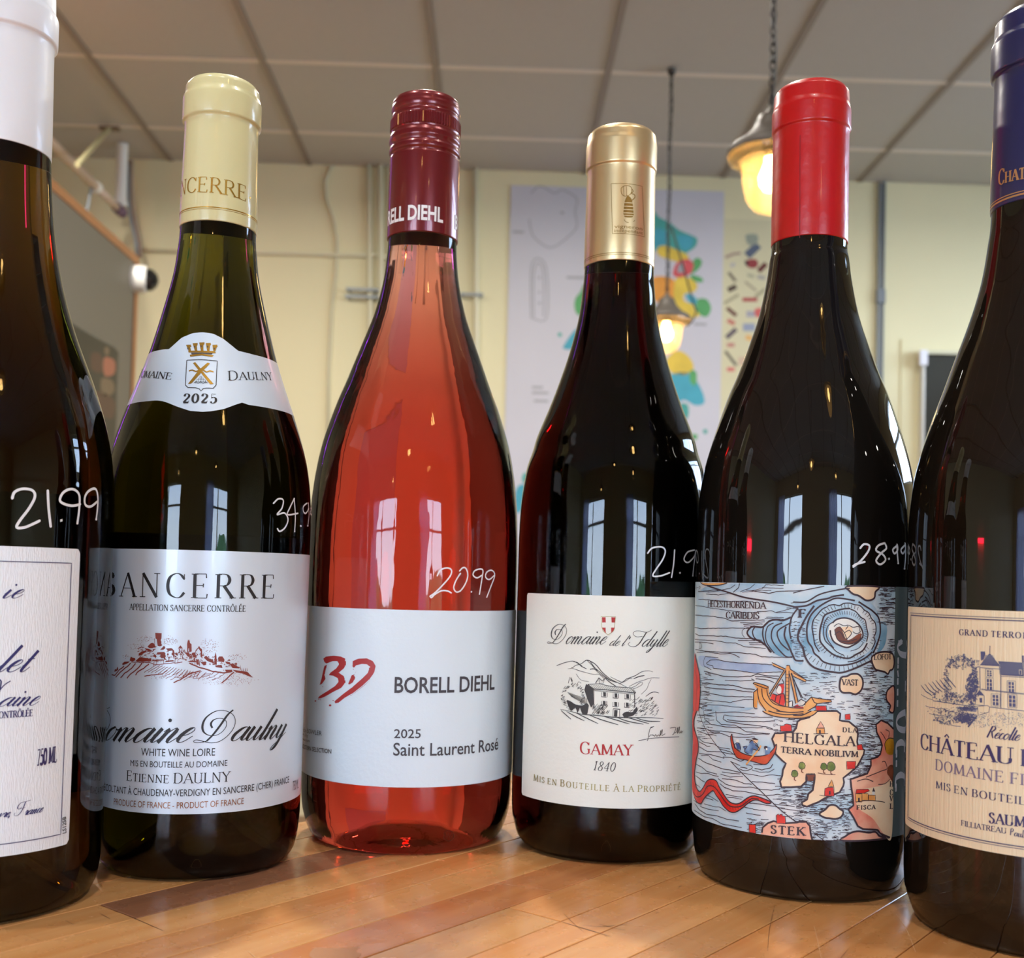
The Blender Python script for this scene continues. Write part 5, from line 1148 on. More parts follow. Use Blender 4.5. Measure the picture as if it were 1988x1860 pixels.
lab2 = sheet('e', 'back_label', [(sm + .00002, z0), (1.6 * S.R0, z0), (1.6 * S.R0, z1), (sm + .00002, z1)], P_band)
pr = Print(S, [I_mp]); TL, TR, BL, BR = (1340, 1120, 7.154), (1540, 1120, 7.154), (1340, 1380, 7.154), (1540, 1380, 7.154)
zlo, zhi = z0 + .0001, z1 - .0001
_uv = S.uv
S_m = Round(S.X, S.D, S.prof, S.R0)
def _clip(x, y):
    s_, z = _uv(x, y); return min(s_, sm - .00005), max(zlo, min(zhi, z))
S_m.uv = _clip; pr.S = S_m
def F(q, z_, m, l=0, c=True): pr.fill(pts(q, z_), m, l, c)
def LN(q, z_, w_=1.1, l=2, c=True, m=None, **k): pr.line(pts(q, z_), w_, m or I_mp, l, c, **k)
# washes of the sea
F("300,110 640,90 1060,100 1010,160 860,190 700,210 560,220 400,215 250,220 150,190", TL, W_mid); F("560,225 700,212 860,190 1080,140 1574,200 1574,400 1500,420 1100,350 800,290", TL, W_sea, 0.3)
F("120,1110 200,1100 330,1120 480,1170 700,1195 1150,1220 1290,1290 1150,1310 900,1330 620,1300 330,1270 150,1230", TL, W_lil); F("190,1790 420,1780 700,1815 880,1820 700,1860 190,1860", TL, W_mid)
F("800,780 840,720 900,690 1030,690 1100,610 1300,600 1400,560 1420,500 1490,430 1574,410 1574,1160 1460,1170 1400,1110 1300,1110 1200,1080 1060,960 980,890 860,840", TL, W_deep, 0.6)
F("0,410 200,400 330,330 480,290 620,270 860,320 1060,360 1180,520 1200,760 1130,1000 1080,1080 960,1180 800,1280 640,1320 500,1300 380,1270 250,1230 170,1130 0,1160", TR, W_mid, 0.9)
F("0,240 200,180 430,130 760,150 750,240 600,250 400,290 200,380 0,350", TR, W_sea, 1.1); F("1180,640 1290,660 1280,900 1200,1040 1160,1040 1200,900", TR, W_deep, 1.3)
F("80,640 240,560 300,640 260,900 330,1080 200,1050 60,900", TR, W_deep, 1.4)
for q in ("90,1000 60,830 110,640 250,460 400,340 560,300 700,290 900,330 1080,430 1180,560 1200,760 1130,960 1090,1080 930,1200 720,1230 540,1200 380,1150 260,1040 200,880 180,720 220,580 300,460",):
    F(q, TR, W_mid, 1.6)
F("280,690 300,560 400,470 560,400 700,370 900,400 1060,520 1140,660 1130,860 1060,1020 900,1110 720,1130 560,1090 400,1000 300,860", TR, W_sea, 2); F("380,700 440,540 600,460 760,450 920,520 1000,680 1020,860 900,1000 740,1040 580,1000 440,880", TR, W_mid, 3)
F("480,760 540,620 700,570 860,620 950,760 920,900 780,970 640,960 530,880", TR, W_wht, 4)
F("570,730 590,710 640,690 700,770 740,870 800,860 900,790 940,790 920,860 860,910 770,935 660,910 600,850", TR, W_brn, 5, True); F("660,700 760,690 810,700 820,750 760,840 720,860 690,780", TR, W_land, 6, False)
for q, w_ in (("1500,430 1420,540 1390,640 1380,740 1400,860", 3), ("1574,650 1510,740 1500,860 1550,960 1574,1000", 3)): LN(q, TL, w_ * .9)
LN("1400,560 1290,605 1200,595 1110,610 1050,660 1000,700 880,690 830,715 795,780 850,850 960,890 1050,950 1130,1050", TL, 3.2); LN("900,700 870,760 900,850 1010,910", TL, 2.2); LN("1020,700 1010,800 1040,920 1110,1040", TL, 2.4); LN("1160,640 1080,690 1050,800 1070,920 1170,1060", TL, 1.8); LN("1280,640 1170,690 1130,790 1150,900 1250,1030 1340,1110 1420,1110", TL, 2.3)
LN("1390,640 1240,730 1210,800 1260,920 1370,1020", TL, 2.4); LN("1330,690 1310,820 1370,960 1430,1100 1470,1160 1574,1165", TL, 3); LN("820,700 740,730 725,790 760,840", TL, 1)
LN("240,120 500,205 760,285 1100,340 1300,380 1500,430", TL, 2.8, taper=False)
for q, w_ in (("0,420 180,400 330,330 480,300 560,270 700,250", 3), ("0,350 180,345 350,250 520,200 740,160 780,165", 2.4), ("0,225 180,180 430,130", 1.6), ("290,400 180,560 90,740 65,860 130,980 170,1120 250,1230 370,1290 540,1320 660,1330 800,1290 960,1220 1080,1160", 3.2),
              ("850,330 620,295 500,330 350,420 240,540 190,700 200,880 260,980 290,1060 350,1110 420,1180 560,1220 700,1225 860,1190 1000,1120 1090,1040", 2.8), ("900,345 1000,410 1100,480 1180,580 1200,760 1160,920 1100,1060", 3), ("480,400 560,385 640,400 690,370 780,365 840,385 920,400 980,460 1040,500 1080,580 1130,640 1140,760 1110,840 1130,900 1080,1010", 2), ("480,410 400,450 330,530 280,600 260,700 280,820 300,940 360,1040", 2),
              ("790,440 690,445 560,480 440,530 400,620 370,740 370,880 420,960 500,1040 600,1100 760,1130 860,1080 960,1020 1020,920", 2.8), ("790,450 860,480 930,560 990,600 1010,700 1030,800 1010,900", 2), ("480,560 430,640 420,760 440,880 530,970 600,1040 700,1090", 1.6), ("560,620 480,680 455,780 480,880 560,990", 1.7), ("540,640 600,590 700,570 800,590 880,640 940,720 960,820 900,900 820,950 740,980 640,950 560,900 520,820 510,740", 2.8), ("750,1180 860,1160 980,1090", 1.8), ("790,1030 900,990 970,910", 1.1)):
    LN(q, TR, w_, 4.5)
for q in ("570,730 600,850 660,910 770,935 860,910 920,860 940,790", "640,690 700,770 740,870", "570,800 640,760 700,850", "700,780 770,740 800,790 740,860", "560,690 620,650 700,680 760,670 720,730", "770,670 820,700 900,690 920,760", "620,880 740,900 880,860", "820,760 870,790 930,760"): LN(q, TR, 1.3, 7)
for i in range(56):
    a = i * .112 - 2.9; r0, r1 = 1., .86; x, y = 700, 760
    px_, py_ = 440 * math.cos(a), 385 * math.sin(a)
    if i % 7 != 3: LN("%.0f,%.0f %.0f,%.0f" % (x + px_, y + py_, x + px_ * .88 + 8, y + py_ * .86), TR, .9, 7, False)
    px_, py_ = 320 * math.cos(a), 290 * math.sin(a)
    if a < 0.6: LN("%.0f,%.0f %.0f,%.0f" % (x + px_, y + py_, x + px_ * .84 + 8, y + py_ * .82), TR, .8, 7, False)
    if a > .2 and a < 2.8: px_, py_ = 590 * math.cos(a * 1.0), 545 * math.sin(a); LN("%.0f,%.0f %.0f,%.0f" % (x - 60 + px_, y + py_, x - 60 + px_ * .9, y + py_ * .88), TR, .8, 7, False)
for _ in range(90): x = random.uniform(1380, 1574) ; y = random.uniform(620, 1120); LN("%.0f,%.0f %.0f,%.0f" % (x, y, x + 38, y - 4), TL, .8, 3, False)
# wave lines, left side; short hatching on the right
LNS = ["80,400 200,415 330,440 480,460 640,480 760,495 920,490", "80,530 180,540 330,550 500,580 580,615 740,605 900,600 1040,600", "70,700 150,720 330,715 600,710 820,715", "80,790 130,815 300,820 500,825 640,850 820,855 1000,880", "75,870 250,880 430,895 500,915 640,920 760,970 900,980 1050,995", "75,905 200,910 330,930", "80,1010 200,1030 400,1045 700,1055 900,1075 1000,1110 1200,1115 1420,1120", "100,1050 250,1040 420,1070 560,1065 640,1090 690,1120", "200,1150 220,1110 330,1115 400,1125", "1140,1220 900,1205 640,1190 480,1170 370,1150 280,1160 230,1200 260,1220 320,1235 330,1270 480,1290 640,1300 900,1335 1270,1320", "190,1150 200,1240 300,1290", "200,1310 300,1340 480,1380 640,1390 840,1380 940,1350 1060,1375 1240,1380", "220,1350 300,1380", "490,1435 700,1445 900,1435 850,1415", "220,1470 400,1500 600,1505 760,1550 900,1565", "200,1530 330,1550 600,1565 740,1590 870,1600", "180,1590 300,1620 480,1660 700,1665 870,1670", "180,1700 330,1720 560,1745 740,1705 880,1705", "190,1860 190,1790 260,1775 420,1780 640,1810 760,1812", "700,635 840,640 1040,625", "740,660 1010,655", "750,685 900,680", "670,885 900,885", "820,915 980,915", "830,940 990,945 1040,940", "900,1385 1060,1390 1230,1420", "910,1415 1080,1430 1170,1470", "130,1810 180,1820", "930,485 1050,480 1130,470 1200,500 1330,490 1430,500", "250,215 420,190 560,155 630,110", "600,215 680,150 690,90", "700,210 760,180 840,155 900,100", "780,185 860,190 1010,160 1060,105", "730,215 1000,185 1130,190", "860,195 1100,230 1200,205 1574,190", "230,240 400,250 560,225", "120,310 330,325 560,340 760,335 880,350", "1400,365 1470,350 1574,350", "1060,110 1300,120", "1000,150 1300,160", "120,205 250,195 330,180 400,190", "1340,430 1480,440", "1200,490 1300,470 1400,440", "1060,560 1300,565", "1040,580 1340,590"]
for q in LNS: LN(q, TL, random.uniform(1., 1.5), 2, wob=.35)
LNS = ["190,0 210,120 300,190 480,220 700,240 780,290 1000,310 1110,320", "360,0 370,130 440,190 620,200 700,230 850,235 1010,235", "480,60 465,110 520,150 700,180 900,200 1050,220 1150,250", "480,60 640,80 840,85 1010,90 1150,85", "520,120 620,140 780,150 1020,150 1180,140", "100,60 180,60 320,30 600,15 900,40", "250,270 400,280 600,300 760,330 950,320 1100,325", "280,330 420,310 560,360 740,370 900,360", "100,240 240,250 300,290 420,300", "100,270 220,320 280,330", "120,380 200,440 330,460 420,510 560,530", "130,430 240,490 290,490", "130,500 240,560 420,570 560,600 640,605", "130,590 300,610 420,640 480,660", "160,620 260,620 330,680 440,715", "120,660 220,720 330,760 430,800 600,830 700,860", "90,740 160,780 240,840 380,880", "90,850 170,870 260,870 330,900 400,910", "80,900 160,960 210,990", "80,1010 150,1070", "430,880 560,920 740,910", "450,850 600,870 700,880", "450,940 620,960 760,1010 860,1020", "700,860 900,890 1000,910 1110,890 1260,900", "860,985 1000,990 1180,1010", "390,940 500,1020 640,1060 860,1060 980,1090 1130,1100 1250,1085", "420,1010 500,1080", "480,1060 600,1110 760,1120 900,1150 1060,1180 1220,1160 1400,1190", "500,1160 640,1190 740,1200", "520,1200 640,1210 720,1230", "1150,1225 1300,1240 1500,1245", "240,1170 300,1200 400,1260", "220,1210 330,1240", "200,1290 330,1330 420,1340 500,1390", "150,1330 260,1370 400,1390", "60,1240 100,1280", "70,1290 140,1380 240,1440 380,1460 500,1500 680,1530", "60,1380 200,1470 330,1500 440,1570 600,1600 720,1620", "700,1270 940,1290 1060,1310 1180,1325", "760,1340 900,1370 1060,1390", "780,1420 900,1440 980,1450", "1150,1290 1300,1310 1450,1330", "1180,1330 1300,1360 1560,1400", "680,800 740,830 800,830 850,810 870,780 830,755 780,750", "700,780 800,800", "560,700 700,760", "880,740 1000,750 1100,720", "900,800 1000,820 1120,790 1150,740", "860,820 960,850 1100,850 1170,810", "1060,240 1180,270", "780,400 860,405", "460,640 580,650 700,700 760,680", "420,530 560,570 620,610"]
for q in LNS: LN(q, BL, random.uniform(1., 1.4), 2, wob=.35)
LN("125,0 190,190 260,320 430,550 500,625", BL, 1.3, 3); LN("570,700 760,900 1000,1130 1250,1370 1480,1550", BL, 1.6, 3)
def hatch(z_, x0, x1, y0, y1, n, w_=(.7, 1.2)):
    for _ in range(n):
        x, y = random.uniform(x0, x1), random.uniform(y0, y1); L_ = random.uniform(30, 120)
        LN("%.0f,%.0f %.0f,%.0f %.0f,%.0f" % (x, y, x + L_ * .5, y + random.uniform(-8, 8), x + L_, y + random.uniform(-4, 8)), z_, random.uniform(*w_), 2)
hatch(TR, 60, 560, 1330, 1860, 60); hatch(TR, 950, 1330, 1380, 1860, 90); hatch(TR, 600, 1000, 1620, 1860, 26); hatch(TR, 1150, 1390, 130, 660, 110); hatch(TR, 960, 1120, 1180, 1380, 40); hatch(TR, 1290, 1390, 860, 1040, 20)
hatch(BR, 820, 1330, 20, 700, 230); hatch(BR, 740, 1040, 700, 1000, 80); hatch(BR, 330, 820, 1090, 1380, 110); hatch(BR, 0, 260, 1050, 1420, 60); hatch(BR, 0, 780, 1380, 1860, 220); hatch(BR, 60, 280, 980, 1100, 24); hatch(BL, 1180, 1574, 860, 1500, 60); hatch(BL, 1150, 1500, 100, 300, 30)
hatch(BL, 100, 260, 60, 420, 30, (.6, .9)); hatch(BL, 780, 1000, 1490, 1700, 26); hatch(TL, 110, 230, 1310, 1860, 50, (.5, .8))
# lands
def land(q, z_, m=W_land, w_=3.2, l=4): F(q, z_, m, l, True); pr.line(pts(q, z_), w_, I_mp, l + 1, True, closed=True)
land("750,130 1170,130 1130,210 1120,290 1060,325 1000,325 960,300 900,260 830,240 770,190", TR); land("1120,1080 1180,1050 1280,1040 1360,1060 1385,1120 1390,1200 1370,1280 1330,1300 1305,1350 1260,1320 1180,1300 1130,1280 1090,1200 1080,1120", TR)
land("660,1400 740,1380 800,1350 890,1350 950,1410 960,1500 930,1580 860,1630 780,1610 680,1605 640,1540", TR); land("1400,1530 1310,1560 1280,1640 1290,1720 1340,1790 1320,1860 1400,1860", TR, W_pink)
G1 = pts("450,0 300,0 220,90 100,120 60,150 40,240 0,290", BR) + pts("1430,290 1340,300 1250,310 1180,310 1140,390 1170,470 1190,600 1280,690 1330,730 1290,820 1280,900 1250,980 1270,1060 1400,1060 1540,1050", BL) + pts("100,1060 180,980 180,890 300,890 290,980 270,1100 210,1150 190,1230 120,1270 130,1310 190,1330 260,1300 350,1265 430,1215 560,1160 640,1130 690,1040 700,990 690,930 780,860 880,770 920,700 970,600 980,540 900,520 880,430 890,330 880,240 830,200 770,150 680,140 640,130 650,40 600,0", BR)
pr.fill(G1, W_land, 4, False); pr.line(G1, 3.2, I_mp, 5, False, closed=True)
G2 = pts("1400,250 1300,170 1210,130 1140,190 1150,300 1200,400 1225,480 1200,600 1160,640 1070,670 1070,760 1020,870 900,910 790,950 800,1060 820,1180 830,1310 760,1370 830,1480 890,1600 960,1640 1150,1650 1200,1700 1280,1770 1400,1800", BR)
pr.fill(G2, W_pink, 4, False); pr.line(G2[:-1], 3.2, I_mp, 5, False)
F("900,1100 1200,1040 1390,1000 1390,1780 1240,1700 1100,1500 900,1350 860,1200", BR, W_land, 5)
land("360,1430 440,1370 500,1310 580,1310 640,1360 690,1400 660,1470 580,1500 500,1490 430,1480", BR); 
G3 = pts("1000,1690 1010,1620 1080,1560 1160,1530 1300,1560 1480,1550 1574,1520", BL) + pts("60,1540 180,1540 230,1600 240,1700 260,1810 0,1810", BR) + pts("1400,1790 980,1720", BL)
pr.fill(G3, W_pink, 4, False); pr.line(G3[:-3], 3, I_mp, 5, False)
land("690,1830 720,1740 800,1690 900,1670 1040,1690 1130,1680 1200,1740 1300,1830", BR, W_pink)
F("250,90 500,75 520,85 430,110 300,120 200,110 150,72", TL, W_wood, 3, False); LN("150,72 200,112 300,120 430,112 520,85", TL, 1.6, 4)
# ships
F("880,1480 900,1465 1060,1510 1100,1520 1090,1560 1110,1660 1200,1740 1350,1800 1574,1830 1574,1860 1060,1860 960,1760 930,1680 940,1820 890,1810 885,1600 940,1560", TL, W_wood, 6, False)
F("0,1800 130,1790 250,1660 300,1680 520,1710 530,1735 420,1740 330,1760 300,1800 200,1860 0,1860", TR, W_wood, 6, False)
F("1010,0 1574,0 1574,100 1400,100 1200,80 1070,40", BL, W_wood, 6, False); F("0,0 340,0 250,70 60,110 0,100", BR, W_wood, 6, False)
F("1140,1190 1330,1280 1340,1230 1380,1230 1390,1280 1574,1400 1574,1440 1400,1340 1370,1800 1325,1800 1330,1300 1120,1660 1110,1640 1310,1290 1150,1230", TL, W_wood, 7, False); F("1390,1320 1500,1740 1465,1760 1375,1340", TL, W_wood, 6, False)
F("0,1330 180,1430 170,1460 0,1380", TR, W_wood, 6, False); F("1220,1640 1290,1600 1320,1700 1300,1800 1180,1740 1120,1690 1150,1620", TL, W_red, 7, True); F("1200,1560 1240,1490 1300,1480 1305,1560 1280,1640 1220,1630", TL, W_red, 7, True); F("1200,1540 1240,1510 1270,1540 1265,1610 1220,1620", TL, W_wht, 8, True)
F("1370,1740 1420,1720 1420,1790 1370,1800", TL, W_wht, 8, True); F("1500,1740 1560,1710 1574,1790 1510,1790", TL, W_wht, 8, True); F("1440,1800 1500,1770 1574,1800 1574,1830 1450,1820", TL, W_red, 7, True)
for q in ("880,1480 1060,1550 1090,1540 1060,1510 900,1465 880,1480", "940,1540 960,1700 1010,1790 1060,1860", "1000,1550 1020,1680 1120,1790 1250,1860", "1070,1560 1090,1660 1170,1760 1320,1800", "890,1600 890,1810 940,1830", "940,1560 890,1600", "1330,1300 1110,1660", "1310,1290 1100,1630", "1330,1290 1325,1800", "1375,1300 1370,1800", "1140,1190 1330,1280", "1150,1230 1310,1300", "1390,1280 1574,1400", "1400,1340 1560,1680", "1380,1340 1465,1760", "1410,1330 1500,1740", "1340,1230 1380,1230 1390,1280", "1200,1560 1240,1490 1300,1480 1280,1420", "1150,1620 1220,1640 1300,1620 1320,1720", "1180,1740 1200,1640", "1240,1760 1260,1650", "1370,1740 1420,1720 1420,1800", "1130,1700 1260,1780 1420,1815 1574,1820"): LN(q, TL, 1.5, 9, True)
for i in range(9): LN("1330,%d 1372,%d" % (1350 + i * 48, 1354 + i * 48), TL, .8, 9, False)
for q in ("0,1800 130,1790 250,1665 300,1680 520,1710 530,1735 330,1760 300,1800 200,1860", "250,1665 290,1740 330,1760", "0,1330 180,1430 170,1460 0,1380", "10,1420 110,1680", "80,1720 110,1700 170,1730 160,1780"): LN(q, TR, 1.5, 9, False)
F("80,1720 110,1700 165,1730 155,1790 90,1800", TR, W_wht, 8, True)
for q in ("1010,0 1070,40 1200,80 1400,100 1574,98", "1090,0 1300,50 1574,40", "1200,0 1400,20 1574,10"): LN(q, BL, 1.8, 9)
for q in ("0,98 60,108 250,70 340,0", "0,60 120,60 250,0"): LN(q, BR, 1.8, 9)
# rowing boat
F("590,320 600,400 640,520 740,590 900,630 1060,610 1150,540 1200,460 1190,560 1110,690 1060,740 1000,740 900,710 780,680 660,650 600,540 570,380", BL, W_hull, 6, False); LN("590,320 600,400 640,520 740,590 900,630 1060,610 1150,540 1200,460 1190,560 1110,690 1060,740 1000,740 900,710 780,680 660,650 600,540 570,380 590,320", BL, 1.6, 7)
F("830,440 880,410 920,460 940,540 880,520 870,600 800,590 760,540 740,500 820,490", BL, W_coat, 7, False); F("870,400 900,380 950,400 940,440 900,450", BL, W_land, 8, True); F("860,385 900,370 960,400 930,405 880,400", BL, I_mp, 9, False); F("640,450 680,440 710,530 660,530", BL, W_coat, 7, False); F("650,400 685,400 685,445 650,445", BL, W_wht, 8, True); F("1040,500 1070,490 1120,510 1110,600 1040,610", BL, W_coat, 7, False); F("1035,490 1075,490 1075,530 1035,530", BL, I_mp, 8, True); F("1055,515 1080,515 1080,545 1055,545", BL, W_wht, 9, True)
pr.line(pts("785,745 970,520 990,480", BL), 2.6, W_wood, 9, False); LN("910,470 970,520 950,550 880,530", BL, 1.6, 9); LN("830,440 870,410 940,470 950,540", BL, 1.3, 9); LN("740,500 800,490 760,560 820,600", BL, 1.2, 9); LN("640,450 620,500 650,530 710,540 690,450 650,440", BL, 1.2, 9)
# sea serpent
F("100,0 60,180 115,400 120,560 90,700 70,880 90,1040 140,1120 190,1070 240,980 300,950 370,970 410,1050 470,1150 540,1250 620,1290 700,1280 800,1210 880,1180 960,1195 1110,1255 1130,1280 1060,1285 960,1245 890,1240 800,1290 730,1350 640,1405 560,1400 470,1320 420,1240 370,1170 330,1110 270,1150 220,1200 190,1240 160,1290 110,1270 70,1200 40,1050 40,700 50,400 40,100 60,0", BL, W_red, 6, True)
F("75,1040 90,1130 140,1350 150,1600 130,1860 50,1860 60,1400 68,1200", TL, W_red, 6, False)
for q in ("100,0 60,180 115,400 120,560 90,700 70,880 90,1040 140,1120 190,1070 240,980 300,950 370,970 410,1050 470,1150 540,1250 620,1290 700,1280 800,1210 880,1180 960,1195 1110,1255 1130,1280 1060,1285 960,1245 890,1240 800,1290 730,1350 640,1405 560,1400 470,1320 420,1240 370,1170 330,1110 270,1150 220,1200 190,1240 160,1290 110,1270 70,1200",): LN(q, BL, 2, 7)
LN("60,1130 100,1190 150,1190 200,1140 240,1060 300,1040 360,1070 420,1150 500,1260 560,1320 640,1335 720,1320 800,1260 870,1215 960,1225", BL, 1.8, 8); LN("75,1040 90,1130 140,1350 150,1600 130,1860", TL, 1.6, 7); LN("80,1300 110,1450 90,1860", TL, 1.1, 8)
for i in range(40):
    t_ = i / 40; q = spline(pts("120,1160 200,1130 300,1010 400,1110 520,1300 640,1350 780,1270 900,1210", BL), 6); p = q[int(t_ * (len(q) - 1))]; pr.line([(p[0] - 1, p[1] - 4), (p[0] + 1, p[1] + 4)], .55, I_mp, 8, False)
# little buildings, trees
def house(q, z_, m=W_red): F(q, z_, m, 6, False); pr.line(pts(q, z_), 1, I_mp, 7, False, closed=True)
for q, z_ in (("1255,210 1310,205 1310,190 1340,180 1410,195 1410,280 1255,285", BL), ("1200,1450 1225,1430 1240,1450 1265,1430 1285,1455 1325,1465 1325,1565 1200,1560", BL), ("825,1575 915,1580 915,1700 825,1690", BL), ("715,50 785,40 785,120 715,120", BR), ("875,480 940,460 960,540 885,540", BR), ("735,700 860,700 850,800 735,810", BR), ("435,1080 480,1060 560,1060 560,1180 430,1180", BR), ("310,1790 460,1790 460,1855 310,1855", TR)): house(q, z_)
house("180,885 300,885 300,910 280,920 280,975 195,970 195,915 180,910", BR, W_brn); house("480,1050 530,955 560,1050", BR, W_wood); F("490,1110 515,1110 515,1160 490,1160", BR, I_mp, 8, False); house("320,240 430,240 435,315 320,315", BR, W_wood); house("325,240 378,145 430,235", BR, W_pink); F("355,265 380,265 380,315 355,315", BR, I_mp, 8, False)
for i in range(6): LN("%d,885 %d,865" % (190 + i * 20, 190 + i * 20), BR, 1.6, 8, False)
house("855,1150 945,1150 945,1265 860,1260", BR, W_wood); house("945,1140 1030,1150 1030,1240 945,1240", BR, W_wood); house("1035,1165 1130,1170 1130,1245 1035,1240", BR, W_wood); house("870,1090 1030,1085 1050,1110 975,1140 860,1145", BR, W_red); F("1085,1120 1103,1060 1125,1120 1118,1170 1090,1170", BR, W_wht, 6, False); F("1085,1120 1103,1060 1128,1120", BR, I_mp, 7, False); F("890,1205 915,1205 915,1265 890,1265", BR, I_mp, 8, False)
LN("860,1265 1000,1245 1150,1250 1260,1268", BR, 1.2, 7); LN("360,1168 500,1190", BR, 1, 7); LN("280,318 480,316", BR, 1, 7)
for x, y, r in ((420, 770, 45), (520, 770, 58), (120, 760, 46), (20, 870, 46)):
    F(' '.join("%.0f,%.0f" % (x + r * (1 + .14 * math.sin(q * 2.3)) * math.cos(q * .7), y + r * 1.1 * math.sin(q * .7)) for q in range(9)), BR, W_gr, 6); pr.line(pts(' '.join("%.0f,%.0f" % (x + r * (1 + .14 * math.sin(q * 2.3)) * math.cos(q * .7), y + r * 1.1 * math.sin(q * .7)) for q in range(9)), BR), 1, I_mp, 7, True, closed=True)
    LN("%d,%d %d,%d %d,%d" % (x, y + r, x - 3, y + r + 40, x + 20, y + r + 52), BR, 1.8, 7, m=W_brn)
LN("340,860 450,880 580,885", BR, 1.2, 7, m=W_brn)
F("1260,450 1310,380 1390,390 1390,590 1300,600 1265,540", BR, W_gold, 6); LN("1270,540 1260,450 1310,380 1390,385", BR, 1.4, 7); F("1310,770 1390,760 1390,970 1320,910 1290,860", BR, W_brn, 6); LN("1200,290 1240,340 1270,400", BR, 1.2, 7); LN("1270,260 1320,290 1310,370", BR, 1.2, 7); LN("1220,710 1260,700 1290,800 1220,830 1100,880 1000,920", BR, 1.3, 7); LN("1170,1020 1260,1010 1330,950", BR, 1.2, 7); LN("880,975 1000,945 1100,980", BR, 1.4, 7)
LN("950,1640 1150,1650 1200,1700 1330,1810", BR, 3, 7); LN("970,1680 1130,1685 1180,1740 1280,1820", BR, 2, 7); LN("0,1500 50,1550", BR, 1.2, 3); LN("290,1700 420,1810", BR, 1.3, 5)
pr.build('sea_map_illustration', lab)
pr = Print(S, [I_mp], .00016 + .0003)
P_ = lambda q, z_: pts(q, z_)[0]
pr.S = S_m
serif(pr, 'HECESTHORRENDA', P_("262,415", TL), P_("1055,443", TL), 11, I_mp, bold=.17, thin=.08, lay=0); serif(pr, 'CARIBDIS', P_("510,575", TL), P_("965,585", TL), 11.5, I_mp, bold=.17, thin=.08, lay=0)
serif(pr, 'F', P_("75,565", TR), P_("170,565", TR), 14, I_mp, bold=.22, thin=.1, lay=0); serif(pr, 'D', P_("140,1000", TL), P_("170,1000", TL), 11, I_mp, thin=.08, lay=0); serif(pr, 'VAST', P_("670,1500", TR), P_("890,1510", TR), 10, I_mp, bold=.17, thin=.08, lay=0); serif(pr, 'LOFOT', P_("1110,1150", TR), P_("1345,1140", TR), 9, I_mp, bold=.17, thin=.08, lay=0)
serif(pr, 'HELGALA', P_("1305,425", BL), P_("845,490", BR), 16.5, I_mp, bold=.15, thin=.07, track=.12, lay=0); serif(pr, 'TERRA NOBILIVM', P_("1262,575", BL), P_("890,640", BR), 10, I_mp, bold=.18, thin=.09, track=.1, lay=0)
serif(pr, 'STEK', P_("1125,1700", BL), P_("160,1730", BR), 14, I_mp, bold=.18, thin=.08, track=.2, lay=0); serif(pr, 'DLA', P_("680,292", BR), P_("870,300", BR), 7.5, I_mp, bold=.18, thin=.09, track=.3, lay=0); serif(pr, 'FISCA', P_("872,1368", BR), P_("1125,1362", BR), 7, I_mp, bold=.2, thin=.1, track=.25, lay=0)
for ch, y in (('H', 1050), ('C', 1165), ('V', 1250), ('L', 1358)): serif(pr, ch, P_("1325,%d" % y, BR), P_("1372,%d" % y, BR), 9, I_mp, bold=.18, thin=.09, lay=0)
pr.line(pts("85,185 85,120 105,185 105,120 105,150 125,150", TL), 1, I_mp, 0, False); pr.line(pts("135,150 150,130 160,150 140,165 138,205", TL), 1, I_mp, 0)
pr.build('lettering', lab)
pr = Print(S, [I_w]); sa = S.uv(1757, 1540)[0]
for ch, y0, y1 in (('P', 1530, 1500), ('I', 1484, 1474), ('R', 1465, 1432), ('O', 1420, 1380), ('I', 1368, 1360), ('H', 1346, 1318), ('N', 1310, 1290), ('I', 1286, 1278), ('G', 1275, 1240)):
    za, zb = S.uv(1757, y0)[1], S.uv(1757, y1)[1]; wd_, st = serif_strokes(ch, .16, .05, .07)
    for Q, hw, cl in st: pr.ribbon([(sa - q[1] * .0105 + .004, za + (zb - za) * q[0] / wd_) for q in Q], [h_ * .013 for h_ in hw], I_w, 1, cl)
pr.build('lettering', lab2)
price('e', [(q, (1388, 550, 2.8617)) for q in ("805,1472 825,1450 855,1457 850,1487 810,1540 765,1576 778,1562 830,1548", "940,1443 905,1457 893,1485 930,1507 945,1537 915,1562 893,1540 920,1500 950,1472 940,1443", "963,1530", "1006,1460 985,1480 995,1502 1012,1480 1008,1450 1010,1500 1015,1556", "1052,1455 1030,1480 1040,1502 1056,1475 1052,1442 1056,1500 1050,1586")], 3.6)
cap = next(c for c in B['e']['t'].children if c.name.startswith('capsule'))
pr = Print(B['e']['C'], [mat('foil_seam', srgb(120, 6, 12), .4)], .0001); pr.line([(1553.5, 262), (1553, 330), (1553, 400), (1553, 462)], 1.1, pr.mats[0], 0, False); pr.build('foil_seam', cap)

# ---- f: chateau label
S = B['f']['S']; sl = (S.uv(1764, 1178)[0] + S.uv(1757.5, 1590)[0]) / 2; z1 = S.uv(1766, 1177.5)[1]; z0 = (S.uv(1760, 1600)[1] + S.uv(1988, 1665)[1]) / 2
lab = sheet('f', 'front_label', rrect(sl, sl + .1, z0, z1, .0006), P_f)
pr = Print(S, [I_navy2]); ZF, ZH = (1740, 1160, 7.154), (1740, 1400, 6.2016); P_ = lambda q, z_: pts(q, z_)[0]
def frame(x0, ytop, ybot, w_):
    a = S.uv(x0, 1350)[0]; zt = S.uv(x0 + 4, ytop)[1]; zb = ybot
    pr.ribbon(dens([(sl + .1 - (a - sl), zt), (a, zt), (a, zb), (sl + .1 - (a - sl), zb)], .001), w_ * S.k / 2, I_navy2, 1)
zb_ = lambda y: S.uv(1900, y)[1]
frame(1765.8, 1190, zb_(1634.5), .9); frame(1767.4, 1194.5, zb_(1630), 1.6)
